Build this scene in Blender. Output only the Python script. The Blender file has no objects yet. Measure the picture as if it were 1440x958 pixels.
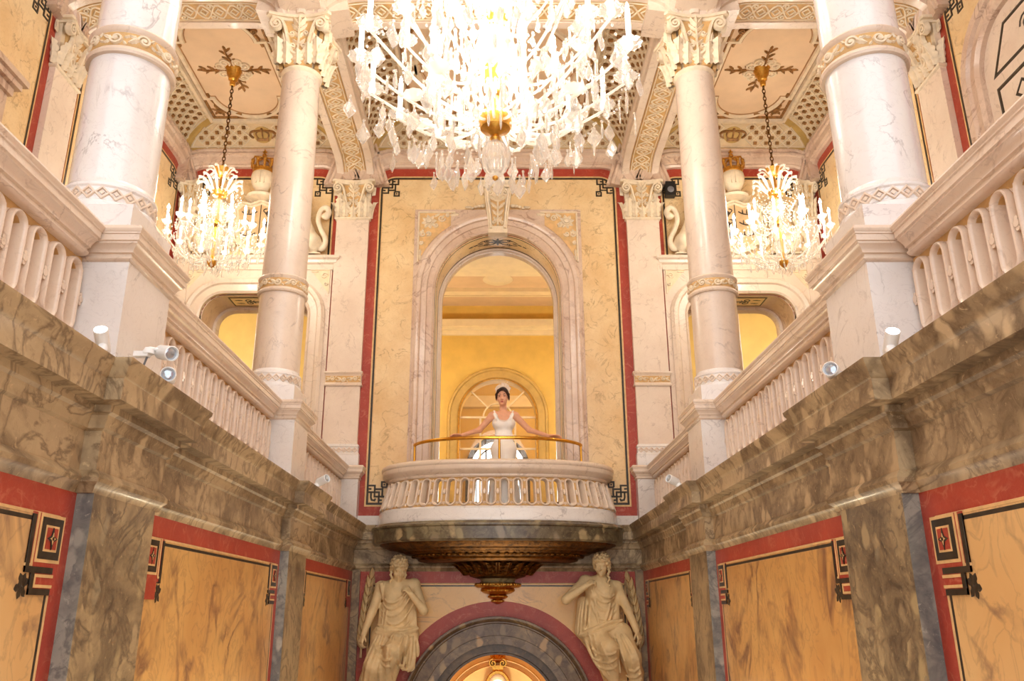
import bpy, bmesh, math, random
import numpy as np
from mathutils import Vector, Matrix, Quaternion
PI = math.pi
SCN = bpy.context.scene
COL = SCN.collection
random.seed(7)
SX = 1.0            # mirror sign: everything is written for the left half (negative x)

# ------------------------------------------------------------------ mesh builder
class MB:
    def __init__(s): s.v = []; s.f = []
    def add(s, vs, fs):
        o = len(s.v)
        s.v += [tuple(p) for p in vs]
        s.f += [tuple(o + i for i in f) for f in fs]
        return s
    def box(s, x0, x1, y0, y1, z0, z1, f=None):
        vs = [(x, y, z) for x in (x0, x1) for y in (y0, y1) for z in (z0, z1)]
        if f: vs = [f(*p) for p in vs]
        return s.add(vs, [(0, 1, 3, 2), (4, 6, 7, 5), (0, 4, 5, 1), (2, 3, 7, 6), (0, 2, 6, 4), (1, 5, 7, 3)])
    def grid(s, rows, cu=False, cv=False, capu=False):
        n = len(rows); m = len(rows[0])
        vs = [p for r in rows for p in r]; fs = []
        for i in range(n if cu else n - 1):
            for j in range(m if cv else m - 1):
                a, b = i, (i + 1) % n; c, d = j, (j + 1) % m
                fs.append((a * m + c, a * m + d, b * m + d, b * m + c))
        if capu and not cu:
            fs.append(tuple(range(m))); fs.append(tuple((n - 1) * m + k for k in range(m)))
        return s.add(vs, fs)
    def lathe(s, prof, n=32, c=(0, 0, 0), sx=1, sy=1, flute=None):
        rows = []
        for k in range(n):
            a = 2 * PI * k / n
            q = 1 if not flute else 1 + flute[1] * math.cos(a * flute[0])
            rows.append([(c[0] + r * q * math.cos(a) * sx, c[1] + r * q * math.sin(a) * sy, c[2] + z) for r, z in prof])
        s.grid(rows, cu=True)
        m = len(prof); o = len(s.v) - n * m
        if prof[0][0] > 1e-5: s.f.append(tuple(o + k * m for k in range(n)))
        if prof[-1][0] > 1e-5: s.f.append(tuple(o + k * m + m - 1 for k in range(n)))
        return s
    def tube(s, path, r, n=6, closed=False, flat=1.0):
        P = [Vector(p) for p in path]; N = len(P)
        R = r if isinstance(r, (list, tuple)) else [r] * N
        T = []
        for i in range(N):
            a = P[(i - 1) % N] if (closed or i > 0) else P[i]
            b = P[(i + 1) % N] if (closed or i < N - 1) else P[i]
            t = b - a
            T.append(t.normalized() if t.length > 1e-9 else Vector((0, 0, 1)))
        up = Vector((0, 0, 1)) if abs(T[0].z) < .9 else Vector((1, 0, 0))
        nn = (up - T[0] * up.dot(T[0])).normalized(); rows = []
        for i in range(N):
            nn = nn - T[i] * nn.dot(T[i])
            nn = nn.normalized() if nn.length > 1e-6 else T[i].orthogonal().normalized()
            b = T[i].cross(nn)
            rows.append([tuple(P[i] + (nn * math.cos(2 * PI * k / n) + b * math.sin(2 * PI * k / n) * flat) * R[i]) for k in range(n)])
        return s.grid(rows, cu=closed, cv=True, capu=not closed)
    def sweep(s, path, prof, f, closed=False, pc=True):
        P = [Vector((p[0], p[1])) for p in path]; N = len(P); rows = []
        for i in range(N):
            d0 = d1 = None
            if closed or i > 0: d0 = (P[i] - P[(i - 1) % N])
            if closed or i < N - 1: d1 = (P[(i + 1) % N] - P[i])
            if d0 is None or d0.length < 1e-9: d0 = d1
            if d1 is None or d1.length < 1e-9: d1 = d0
            d0 = d0.normalized(); d1 = d1.normalized()
            n0 = Vector((-d0.y, d0.x)); n1 = Vector((-d1.y, d1.x))
            m = n0 + n1
            if m.length < 1e-6: m = n0
            m.normalize(); k = 1 / max(.35, m.dot(n0))
            rows.append([f(P[i].x + m.x * k * o, P[i].y + m.y * k * o, d) for o, d in prof])
        return s.grid(rows, cu=closed, cv=pc, capu=pc and not closed)
    def prism(s, poly, d0, d1, f):
        n = len(poly)
        vs = [f(p[0], p[1], d0) for p in poly] + [f(p[0], p[1], d1) for p in poly]
        fs = [tuple(range(n)), tuple(range(n, 2 * n))] + [(i, (i + 1) % n, n + (i + 1) % n, n + i) for i in range(n)]
        return s.add(vs, fs)
    def span(s, lower, upper, d0, d1, f):
        """slab between two outlines that both run from left to right (openings, arches): clean quads only"""
        us = sorted({round(p[0], 6) for p in list(lower) + list(upper)}); e = 1e-7
        def ev(L, u):
            for a, b in zip(L, L[1:]):
                if a[0] - 1e-9 <= u <= b[0] + 1e-9 and b[0] - a[0] > 1e-9: return a[1] + (b[1] - a[1]) * (u - a[0]) / (b[0] - a[0])
            return L[-1][1]
        for a, b in zip(us, us[1:]):
            if b - a < 1e-6: continue
            w = (b - a) * 1e-4; q = []
            for u in (a, b):
                v = u + w if u == a else u - w; q.append((u, ev(lower, v), ev(upper, v)))
            (a, la, ua), (b, lb, ub) = q
            if ua - la < 1e-6 and ub - lb < 1e-6: continue
            P = [(a, la), (b, lb), (b, ub), (a, ua)]
            vs = [f(x, y, d0) for x, y in P] + [f(x, y, d1) for x, y in P]
            s.add(vs, [(0, 1, 2, 3), (4, 5, 6, 7), (0, 1, 5, 4), (2, 3, 7, 6)])
        for L in (lower, upper):
            for p, r in zip(L, L[1:]):
                if abs(p[0] - r[0]) < 1e-6 and abs(p[1] - r[1]) > 1e-6:
                    s.add([f(p[0], p[1], d0), f(r[0], r[1], d0), f(r[0], r[1], d1), f(p[0], p[1], d1)], [(0, 1, 2, 3)])
        for u in (us[0], us[-1]):
            w = (us[-1] - us[0]) * 1e-5 * (1 if u == us[0] else -1); l, h = ev(lower, u + w), ev(upper, u + w)
            if h - l > 1e-6: s.add([f(u, l, d0), f(u, h, d0), f(u, h, d1), f(u, l, d1)], [(0, 1, 2, 3)])
        return s
    def cut(s, u0, u1, v0, v1, line, d0, d1, f):
        return s.span([(u0, v0)] + list(line) + [(u1, v0)], [(u0, v1), (u1, v1)], d0, d1, f)
    def ring(s, A, B, d0, d1, f):
        rows = [[f(a[0], a[1], d0), f(a[0], a[1], d1), f(b[0], b[1], d1), f(b[0], b[1], d0)] for a, b in zip(A, B)]
        return s.grid(rows, cu=True, cv=True)
    def rect(s, u0, u1, v0, v1, d0, d1, f): return s.prism([(u0, v0), (u1, v0), (u1, v1), (u0, v1)], d0, d1, f)
    def ball(s, c, r, n=10, m=6, sc=(1, 1, 1)):
        prof = [(max(1e-6, r * math.sin(PI * k / m)), -r * math.cos(PI * k / m)) for k in range(m + 1)]
        rows = [[(c[0] + q * math.cos(2 * PI * k / n) * sc[0], c[1] + q * math.sin(2 * PI * k / n) * sc[1], c[2] + z * sc[2]) for q, z in prof] for k in range(n)]
        return s.grid(rows, cu=True)
    def merge(s, o, M=None):
        return s.add([tuple(M @ Vector(p)) for p in o.v] if M is not None else o.v, o.f)

WLOC = {}
def thing(name, label, cat, loc=(0, 0, 0), group=None):
    o = bpy.data.objects.new(name, None); COL.objects.link(o)
    o.empty_display_size = .1
    o.location = (loc[0] * SX, loc[1], loc[2]); WLOC[o.name] = Vector(o.location)
    tag(o, label, cat, group)
    return o
def tag(o, label=None, cat=None, group=None, kind=None):
    if label: o['label'] = label
    if cat: o['category'] = cat
    if group: o['group'] = group
    if kind: o['kind'] = kind
    return o
def obj(name, mb, mat, parent=None, ang=38, label=None, local=False):
    me = bpy.data.meshes.new(name)
    off = WLOC.get(parent.name, Vector((0, 0, 0))) if (parent is not None and not local) else Vector((0, 0, 0))
    sx = 1.0 if local else SX
    me.from_pydata([(x * sx - off.x, y - off.y, z - off.z) for x, y, z in mb.v], [], mb.f)
    me.validate()
    bm = bmesh.new(); bm.from_mesh(me)
    bmesh.ops.remove_doubles(bm, verts=bm.verts, dist=1e-5)
    bmesh.ops.recalc_face_normals(bm, faces=bm.faces)
    bm.to_mesh(me); bm.free()
    if ang is None: me.shade_flat()
    else:
        me.shade_smooth(); me.set_sharp_from_angle(angle=math.radians(ang))
    me.materials.append(mat)
    o = bpy.data.objects.new(name, me); COL.objects.link(o)
    if parent is not None:
        o.parent = parent; WLOC[o.name] = off
    if label: o['label'] = label
    return o
def struct(name, mb, mat, parent=None, **k):
    o = obj(name, mb, mat, parent, **k)
    if parent is None: o['kind'] = 'structure'
    return o
def copy_obj(o, loc=None, rot=None, parent=None):
    c = o.copy(); COL.objects.link(c)
    if loc is not None: c.location = loc
    if rot is not None: c.rotation_euler = rot
    if parent is not None: c.parent = parent
    return c

# ------------------------------------------------------------------ 2D outlines
def rrect(u0, u1, v0, v1, r, n=8, ry=None):
    """rectangle whose two top corners are rounded, clockwise from bottom left"""
    ry = ry or r
    p = [(u0, v0)]
    for k in range(n + 1):
        a = PI - PI / 2 * k / n
        p.append((u0 + r + r * math.cos(a), v1 - ry + ry * math.sin(a)))
    for k in range(n + 1):
        a = PI / 2 - PI / 2 * k / n
        p.append((u1 - r + r * math.cos(a), v1 - ry + ry * math.sin(a)))
    p.append((u1, v0))
    return p
def archline(c, hw, z0, zs, R=None, n=32):
    """jamb, half round arch, jamb"""
    R = R or hw
    return [(c - hw, z0)] + [(c + hw * math.cos(PI - PI * k / n), zs + R * math.sin(PI * k / n)) for k in range(n + 1)] + [(c + hw, z0)]
def notch(u0, u1, v0, v1, line):
    """rectangle with an opening that starts at its bottom edge"""
    return [(u0, v0)] + [p for p in line] + [(u1, v0), (u1, v1), (u0, v1)]
def spiral(cx, cy, r, turns, a0, sgn=1, n=22, r1=.15):
    return [(cx + r * (1 - (1 - r1) * k / n) * math.cos(a0 + sgn * 2 * PI * turns * k / n),
             cy + r * (1 - (1 - r1) * k / n) * math.sin(a0 + sgn * 2 * PI * turns * k / n)) for k in range(n + 1)]
def bez(p0, p1, p2, p3, n=10):
    o = []
    for k in range(n + 1):
        t = k / n; q = 1 - t
        o.append(tuple(q**3 * a + 3 * q * q * t * b + 3 * q * t * t * c + t**3 * d for a, b, c, d in zip(p0, p1, p2, p3)))
    return o
def strip(mb, pts, w, d0, d1, f, closed=False):
    mb.sweep(pts, [(-w, d0), (-w * .55, d1), (w * .55, d1), (w, d0)], f, closed=closed)
def leaf2(mb, x, y, a, L, W, d0, d1, f, lobes=3):
    """a small lobed leaf lying in the plane of f"""
    n = 12; ca, sa = math.cos(a), math.sin(a); L1 = []; R1 = []; M1 = []
    for k in range(n + 1):
        t = k / n
        w = W * math.sin(PI * min(1, t * .92 + .06)) ** .8 * (.72 + .28 * abs(math.sin(t * PI * lobes)))
        for lst, sg in ((L1, 1), (R1, -1)):
            lst.append(f(x + ca * L * t - sa * w * sg, y + sa * L * t + ca * w * sg, d0))
        M1.append(f(x + ca * L * t, y + sa * L * t, d1 * (1 - .4 * t) + d0 * .4 * t))
    mb.grid([L1, M1, R1])
def pathmap(path, f, side=-1):
    """g(s,w,d): s metres along a 2D path, w across (depth axis of f), d along the path normal"""
    P = [Vector((p[0], p[1])) for p in path]; S = [0]
    for a, b in zip(P, P[1:]): S.append(S[-1] + (b - a).length)
    def g(s, w, d):
        i = 0
        while i < len(S) - 2 and S[i + 1] < s: i += 1
        t = (s - S[i]) / max(1e-9, S[i + 1] - S[i]); p = P[i].lerp(P[i + 1], t)
        dv = (P[i + 1] - P[i]).normalized()
        # blended normal for smooth relief
        n = Vector((-dv.y, dv.x))
        if t > .5 and i + 2 < len(P):
            e = (P[i + 2] - P[i + 1]).normalized(); n = n.lerp(Vector((-e.y, e.x)), (t - .5))
        elif t < .5 and i > 0:
            e = (P[i] - P[i - 1]).normalized(); n = n.lerp(Vector((-e.y, e.x)), (.5 - t))
        n.normalize()
        return f(p.x + n.x * d * side, p.y + n.y * d * side, w)
    return g, S[-1]

# ------------------------------------------------------------------ implicit sculpting (numpy) for figures
class Sculpt:
    def __init__(s, lo, hi, h):
        s.lo = np.array(lo, float); s.h = h
        s.n = np.ceil((np.array(hi, float) - s.lo) / h).astype(int) + 1
        s.F = np.full(tuple(s.n), 9.0, np.float32)
    def _blk(s, lo, hi):
        a = np.clip(np.floor((np.array(lo) - s.lo) / s.h).astype(int), 0, s.n)
        b = np.clip(np.ceil((np.array(hi) - s.lo) / s.h).astype(int) + 1, 0, s.n)
        ax = [np.arange(a[i], b[i]) * s.h + s.lo[i] for i in range(3)]
        X, Y, Z = np.meshgrid(*ax, indexing='ij')
        return tuple(slice(a[i], b[i]) for i in range(3)), X, Y, Z
    def _mix(s, sl, d, k, sub=False):
        F = s.F[sl]
        if sub:
            h = np.clip(.5 - .5 * (F + d) / k, 0, 1); s.F[sl] = F * (1 - h) - d * h + k * h * (1 - h)
        else:
            h = np.clip(.5 + .5 * (F - d) / k, 0, 1); s.F[sl] = F * (1 - h) + d * h - k * h * (1 - h)
    def cone(s, a, b, ra, rb, k=.02, sub=False, wave=None):
        a = np.array(a, float); b = np.array(b, float); m = max(ra, rb) + 2 * k + .02
        sl, X, Y, Z = s._blk(np.minimum(a, b) - m, np.maximum(a, b) + m)
        if X.size == 0: return
        ba = b - a; L = (ba ** 2).sum() + 1e-12
        t = np.clip(((X - a[0]) * ba[0] + (Y - a[1]) * ba[1] + (Z - a[2]) * ba[2]) / L, 0, 1)
        d = np.sqrt((X - a[0] - t * ba[0]) ** 2 + (Y - a[1] - t * ba[1]) ** 2 + (Z - a[2] - t * ba[2]) ** 2) - (ra + (rb - ra) * t)
        if wave:
            n, amp, ph = wave
            an = np.arctan2(Y - a[1] - t * ba[1], X - a[0] - t * ba[0])
            d = d - amp * t * np.sin(an * n + ph + 2.2 * t)
        s._mix(sl, d, k, sub)
    def chain(s, pts, rs, k=.015, sub=False):
        for i in range(len(pts) - 1): s.cone(pts[i], pts[i + 1], rs[i], rs[i + 1], k, sub)
    def ell(s, c, r, k=.02, sub=False, rot=None):
        c = np.array(c, float); r = np.array(r, float); m = r.max() + 2 * k + .02
        sl, X, Y, Z = s._blk(c - m, c + m)
        if X.size == 0: return
        x, y, z = X - c[0], Y - c[1], Z - c[2]
        if rot is not None:
            M = np.array(Matrix(rot).to_3x3() if not isinstance(rot, tuple) else __import__('mathutils').Euler(rot).to_matrix()).T
            x, y, z = M[0, 0] * x + M[0, 1] * y + M[0, 2] * z, M[1, 0] * x + M[1, 1] * y + M[1, 2] * z, M[2, 0] * x + M[2, 1] * y + M[2, 2] * z
        q = np.sqrt((x / r[0]) ** 2 + (y / r[1]) ** 2 + (z / r[2]) ** 2) + 1e-9
        g = np.sqrt((x / r[0] ** 2) ** 2 + (y / r[1] ** 2) ** 2 + (z / r[2] ** 2) ** 2) + 1e-9
        s._mix(sl, q * (q - 1) / g, k, sub)
    def front(s, x, z, y0):
        """y of the first surface met from the front (low y) above the point x, z"""
        i, k = int(round((x - s.lo[0]) / s.h)), int(round((z - s.lo[2]) / s.h))
        if not (0 <= i < s.n[0] and 0 <= k < s.n[2]): return y0
        w = np.nonzero(s.F[i, :, k] < 0)[0]
        return s.lo[1] + w[0] * s.h if len(w) else y0
    def mesh(s):
        F = s.F; n = s.n; S = F < 0
        c = [F[i:n[0] - 1 + i, j:n[1] - 1 + j, k:n[2] - 1 + k] for i in (0, 1) for j in (0, 1) for k in (0, 1)]
        ins = sum((q < 0).astype(np.int8) for q in c); mix = (ins > 0) & (ins < 8)
        idx = np.argwhere(mix); vals = np.stack([q[mix] for q in c], 1)
        cor = np.array([(i, j, k) for i in (0, 1) for j in (0, 1) for k in (0, 1)], float)
        acc = np.zeros((len(idx), 3)); cnt = np.zeros(len(idx))
        for a in range(8):
            for b in range(a + 1, 8):
                if np.abs(cor[a] - cor[b]).sum() != 1: continue
                va, vb = vals[:, a], vals[:, b]; m = (va < 0) != (vb < 0)
                t = np.where(m, va / np.where(m, va - vb, 1), 0)
                acc += np.where(m[:, None], cor[a] + (cor[b] - cor[a]) * t[:, None], 0); cnt += m
        V = (idx + acc / cnt[:, None]) * s.h + s.lo
        vid = np.full(mix.shape, -1, np.int64); vid[mix] = np.arange(len(idx))
        faces = []
        for ax in range(3):
            o1, o2 = [q for q in range(3) if q != ax]
            sl0 = [slice(1, -1)] * 3; sl1 = [slice(1, -1)] * 3
            sl0[ax] = slice(0, -1); sl1[ax] = slice(1, None)
            A = S[tuple(sl0)]; B = S[tuple(sl1)]; e = np.argwhere(A != B)
            if not len(e): continue
            off = np.array([1, 1, 1]); off[ax] = 0; g = e + off
            def id_(d1, d2):
                q = g.copy(); q[:, o1] -= d1; q[:, o2] -= d2
                return vid[q[:, 0], q[:, 1], q[:, 2]]
            quad = np.stack([id_(1, 1), id_(0, 1), id_(0, 0), id_(1, 0)], 1)
            faces += [tuple(int(w) for w in r) for r in quad if (r >= 0).all()]
        m = MB(); m.v = [tuple(map(float, p)) for p in V]; m.f = faces
        return m
# ------------------------------------------------------------------ materials
def lin(r, g, b):
    return tuple(((c / 255) / 12.92 if c / 255 <= .04045 else ((c / 255 + .055) / 1.055) ** 2.4) for c in (r, g, b)) + (1,)
class NT:
    def __init__(s, name):
        s.m = bpy.data.materials.new(name); s.m.use_nodes = True
        s.t = s.m.node_tree; s.b = s.t.nodes['Principled BSDF']; s.geo = s.n('ShaderNodeNewGeometry')
    def n(s, typ, **kw):
        q = s.t.nodes.new(typ)
        for k, v in kw.items():
            if k in q.inputs: s.put(q.inputs[k], v)
            else: setattr(q, k, v)
        return q
    def put(s, sock, v):
        if hasattr(v, 'is_output'): s.t.links.new(v, sock)
        else: sock.default_value = v
    def noise(s, scale, detail=5, rough=.6, vec=None, dist=0, stretch=None):
        v = vec or s.geo.outputs['Position']
        if stretch:
            q = s.n('ShaderNodeMapping'); s.put(q.inputs['Vector'], v)
            q.inputs['Scale'].default_value = stretch[0]; q.inputs['Rotation'].default_value = stretch[1]; v = q.outputs[0]
        q = s.n('ShaderNodeTexNoise'); s.put(q.inputs['Vector'], v)
        q.inputs['Scale'].default_value = scale; q.inputs['Detail'].default_value = detail
        q.inputs['Roughness'].default_value = rough; q.inputs['Distortion'].default_value = dist
        return q.outputs['Fac']
    def ramp(s, fac, stops, interp='LINEAR'):
        q = s.n('ShaderNodeValToRGB'); s.put(q.inputs[0], fac); e = q.color_ramp.elements; q.color_ramp.interpolation = interp
        while len(e) < len(stops): e.new(.5)
        for i, (p, c) in enumerate(stops):
            e[i].position = p; e[i].color = c if len(c) == 4 else tuple(c) + (1,)
        return q.outputs['Color']
    def mix(s, fac, a, b, mode='MIX'):
        q = s.n('ShaderNodeMix', data_type='RGBA', blend_type=mode)
        s.put(q.inputs[0], fac); s.put(q.inputs[6], a); s.put(q.inputs[7], b); return q.outputs[2]
    def math(s, op, a, b=0):
        q = s.n('ShaderNodeMath', operation=op); s.put(q.inputs[0], a); s.put(q.inputs[1], b); return q.outputs[0]
    def vein(s, scale, width, detail=6, dist=1.2, stretch=None):
        f = s.noise(scale, detail, .55, dist=dist, stretch=stretch)
        d = s.math('ABSOLUTE', s.math('SUBTRACT', f, .5))
        return s.ramp(d, [(0, (1, 1, 1)), (width, (0, 0, 0))])
    def fin(s, col, rough=.3, metal=0, bump=None, coat=0, spec=.5):
        s.put(s.b.inputs['Base Color'], col); s.put(s.b.inputs['Roughness'], rough); s.b.inputs['Metallic'].default_value = metal
        s.b.inputs['Coat Weight'].default_value = coat; s.b.inputs['Coat Roughness'].default_value = .12
        s.b.inputs['Specular IOR Level'].default_value = spec
        if bump:
            q = s.n('ShaderNodeBump'); s.put(q.inputs['Height'], bump[0]); q.inputs['Strength'].default_value = bump[1]; q.inputs['Distance'].default_value = bump[2]
            s.t.links.new(q.outputs[0], s.b.inputs['Normal'])
        return s.m
def marble(name, a, b, veinc, vs=1.6, vw=.03, cs=1.2, rough=.25, amt=.7, stretch=None, coat=.3):
    t = NT(name)
    c = t.mix(t.ramp(t.noise(cs, 5, .6, stretch=stretch), [(.35, (0, 0, 0)), (.68, (1, 1, 1))]), a, b)
    m = t.math('MULTIPLY', t.vein(vs, vw, stretch=stretch), t.ramp(t.noise(vs * 1.7, 3), [(.4, (0, 0, 0)), (.62, (1, 1, 1))]))
    c = t.mix(t.math('MULTIPLY', m, amt), c, veinc)
    c = t.mix(t.math('MULTIPLY', t.vein(vs * 4.3, vw * .8, stretch=stretch), amt * .3), c, veinc)
    return t.fin(c, rough, coat=coat)
def breccia(name, cols, dark, vs=5.5, rough=.2, darkamt=.6, stretch=.55):
    """pale rounded clasts in a darker matrix, passing into plain veined stone; fine light flecks"""
    t = NT(name)
    w = t.n('ShaderNodeTexNoise'); t.put(w.inputs['Vector'], t.geo.outputs['Position']); w.inputs['Scale'].default_value = 4.5; w.inputs['Detail'].default_value = 6
    q = t.n('ShaderNodeVectorMath', operation='MULTIPLY_ADD')
    t.put(q.inputs[0], w.outputs['Color']); q.inputs[1].default_value = (.16, .16, .22); t.put(q.inputs[2], t.geo.outputs['Position'])
    mp = t.n('ShaderNodeMapping'); t.put(mp.inputs['Vector'], q.outputs[0]); mp.inputs['Scale'].default_value = (1, 1, stretch)
    v = t.n('ShaderNodeTexVoronoi'); t.put(v.inputs['Vector'], mp.outputs[0]); v.inputs['Scale'].default_value = vs * 1.7
    s = t.n('ShaderNodeSeparateColor'); t.put(s.inputs[0], v.outputs['Color'])
    n = len(cols); cell = t.ramp(s.outputs[0], [(i / n, cols[i]) for i in range(n)], 'CONSTANT')
    core = t.ramp(v.outputs['Distance'], [(.28, (1, 1, 1)), (.46, (0, 0, 0))])
    keep = t.ramp(s.outputs[1], [(.38, (0, 0, 0)), (.42, (1, 1, 1))])
    mid = tuple((a * .35 + d * .65) for a, d in zip(cols[0], dark))[:3] + (1,)
    matrix = t.mix(t.ramp(t.noise(9, 8, .7, dist=1.0), [(.42, (0, 0, 0)), (.62, (1, 1, 1))]), mid, dark)
    br = t.mix(t.math('MULTIPLY', core, keep), matrix, cell)
    tan = t.mix(t.ramp(t.noise(3.2, 7, .68, dist=.9), [(.44, (0, 0, 0)), (.66, (1, 1, 1))]), cols[0], cols[min(1, n - 1)])
    tan = t.mix(t.math('MULTIPLY', t.vein(2.6, .045, 7, 1.6), .75), tan, dark)
    tan = t.mix(t.math('MULTIPLY', t.ramp(t.noise(11, 8, .75, dist=1.5), [(.55, (0, 0, 0)), (.66, (1, 1, 1))]), darkamt), tan, dark)
    zone = t.ramp(t.noise(1.25, 6, .62, dist=.8), [(.44, (0, 0, 0)), (.54, (1, 1, 1))])
    c = t.mix(zone, tan, br)
    lite = tuple(min(1, x * 1.45) for x in cols[0][:3]) + (1,)
    c = t.mix(t.math('MULTIPLY', t.ramp(t.noise(30, 5, .7, dist=.6), [(.60, (0, 0, 0)), (.70, (1, 1, 1))]), .55), c, lite)
    return t.fin(c, rough, coat=.08)
def plain(name, col, rough=.5, metal=0, var=.12, sc=6, bump=0, bsc=40, coat=0):
    t = NT(name)
    d = tuple(x * (1 - var * 2.2) for x in col[:3]) + (1,)
    c = t.mix(t.ramp(t.noise(sc, 4), [(.38, (0, 0, 0)), (.66, (1, 1, 1))]), col, d)
    return t.fin(c, rough, metal, (t.noise(bsc, 4), bump, .01) if bump else None, coat)
def emit(name, col, s, base=(1, 1, 1, 1)):
    t = NT(name); t.fin(base, .4)
    t.put(t.b.inputs['Emission Color'], col); t.put(t.b.inputs['Emission Strength'], s)
    return t.m
M = {}
M['white'] = marble('white_marble', lin(240, 236, 232), lin(228, 222, 217), lin(158, 150, 148), 2.6, .016, 1.6, .2, .6)
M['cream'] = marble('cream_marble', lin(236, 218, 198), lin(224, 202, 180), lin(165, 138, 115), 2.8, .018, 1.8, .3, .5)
M['pink'] = marble('pink_marble', lin(226, 202, 180), lin(206, 176, 152), lin(150, 110, 90), 2.4, .03, 2.0, .28, .7)
M['yellow'] = marble('siena_marble', lin(241, 214, 166), lin(228, 192, 138), lin(160, 120, 78), 3.0, .022, 2.4, .3, .7)
M['ochre_panel'] = marble('ochre_panel_marble', lin(220, 172, 102), lin(200, 144, 80), lin(116, 76, 58), 1.3, .05, 1.5, .32, .9, ((1.0, 1.0, .7), (.35, .3, .25)))
M['pale_panel'] = marble('pale_panel_marble', lin(230, 190, 130), lin(220, 172, 110), lin(122, 92, 78), 1.1, .04, 1.3, .32, .85, ((1.0, 1.0, .75), (.3, .5, .2)))
M['spandrel'] = marble('warm_siena_marble', lin(242, 196, 124), lin(234, 182, 108), lin(160, 120, 92), 1.6, .02, 1.3, .35, .6)
M['red'] = marble('red_marble', lin(178, 66, 44), lin(158, 52, 36), lin(205, 130, 100), 4.5, .03, 3.0, .42, .5, coat=.05)
M['dark'] = plain('dark_inlay', lin(62, 52, 40), .3, 0, .25, 20)
M['line'] = plain('cream_inlay', lin(232, 190, 130), .4, 0, .1, 12)
M['breccia'] = breccia('grey_green_breccia', [lin(176, 154, 116), lin(150, 130, 100), lin(188, 166, 128), lin(148, 136, 110), lin(172, 152, 112)], lin(88, 74, 60), 6, .3, .5)
M['cornice'] = breccia('brown_breccia', [lin(188, 164, 126), lin(174, 150, 114), lin(200, 176, 138), lin(162, 140, 106)], lin(104, 82, 56), 5.5, .45, .42)
M['green'] = breccia('dark_green_breccia', [lin(156, 142, 106), lin(134, 124, 94), lin(178, 156, 116), lin(140, 126, 104)], lin(78, 64, 48), 4.5, .32, .5)
M['archgrey'] = breccia('violet_grey_breccia', [lin(160, 136, 98), lin(136, 116, 88), lin(182, 150, 108), lin(124, 104, 86)], lin(88, 68, 54), 5, .38, .6)
M['gold'] = plain('gilding', lin(222, 168, 78), .28, 1, .12, 30, .25, 60)
M['oldgold'] = plain('aged_gilding', lin(128, 84, 34), .45, 1, .35, 14, .6, 50)
M['brass'] = plain('polished_brass', lin(228, 172, 70), .16, 1, .05, 20)
M['ochre'] = plain('ochre_ground', lin(214, 172, 112), .6, 0, .1, 14)
M['plaster'] = plain('cream_plaster', lin(236, 214, 178), .65, 0, .06, 8)
M['ceil'] = plain('ceiling_paint', lin(236, 206, 170), .7, 0, .04, 3)
M['ceilfield'] = plain('lattice_ground', lin(228, 204, 164), .7, 0, .06, 6)
M['olive'] = plain('olive_band', lin(204, 168, 96), .65, 0, .08, 6)
M['stucco'] = plain('ivory_stucco', lin(240, 222, 192), .55, 0, .08, 10)
M['linebrown'] = plain('brown_line', lin(186, 140, 92), .6)
M['rosgold'] = plain('rosette_gold', lin(168, 120, 66), .5, .3, .25, 20)
M['statue'] = plain('sandstone_statue', lin(236, 208, 156), .6, 0, .1, 5, .12, 60)
M['wallpaint'] = plain('yellow_wall_paint', lin(228, 190, 98), .6, 0, .05, 3)
M['sidepaint'] = plain('pale_yellow_wall_paint', lin(238, 212, 130), .6, 0, .04, 3)
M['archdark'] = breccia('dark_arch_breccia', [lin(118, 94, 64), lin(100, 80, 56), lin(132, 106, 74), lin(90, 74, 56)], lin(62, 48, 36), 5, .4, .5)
M['dim_white'] = marble('dimmed_white_marble', lin(226, 208, 190), lin(212, 192, 174), lin(150, 130, 118), 2.4, .018, 1.6, .28, .55)  # same stone as the near columns, weaker light put into the colour
M['roomceil'] = plain('room_ceiling_paint', lin(228, 198, 160), .7, 0, .04, 3)
M['roomtrim'] = plain('room_cornice_paint', lin(240, 222, 184), .6, 0, .04, 5)
M['skin'] = plain('skin', lin(232, 172, 138), .5, 0, .05, 20)
M['gown'] = plain('ivory_gown', lin(254, 250, 244), .6, 0, .01, 40)
M['hair'] = plain('dark_brown_hair', lin(58, 34, 24), .45, 0, .3, 60)
M['feather'] = plain('pale_headpiece', lin(244, 226, 206), .7, 0, .06, 60)
M['lip'] = plain('rose_lips', lin(190, 88, 78), .4)
M['whiteplastic'] = plain('white_enamel', lin(242, 242, 240), .35, 0, .02, 10)
M['black'] = plain('black_plastic', lin(22, 20, 20), .45, 0, .1, 30)
M['lens'] = plain('lamp_lens', lin(190, 200, 210), .12, .6, .05, 30)
M['cable'] = plain('grey_cable', lin(120, 120, 124), .5)
M['candle'] = emit('glowing_candle_sleeve', (1, .94, .84, 1), 3)  # plain sleeve given a glow in place of light from its bulb
M['bulb'] = emit('candle_bulb_glow', (1, .86, .62, 1), 45)
M['bulb2'] = emit('small_candle_bulb_glow', (1, .82, .52, 1), 40)
M['spotglow'] = emit('spotlight_glow', (1, .97, .9, 1), 30)
M['ringglow'] = emit('soft_lamp_ring', (1, .88, .6, 1), 1.6)
M['passage'] = plain('passage_plaster', lin(246, 218, 146), .65, 0, .05, 6)
M['ceilgold'] = plain('ceiling_gilding', lin(176, 128, 72), .5, .25, .25, 20)
M['cool_side'] = breccia('cool_lit_breccia', [lin(156, 152, 138), lin(138, 136, 126), lin(172, 166, 150), lin(146, 142, 130)], lin(92, 92, 90), 7, .35, .6)  # pilaster breccia with cool daylight on its near side put into the colour
M['windowglow'] = emit('daylight_pane', (.95, .98, 1, 1), 5)
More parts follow.
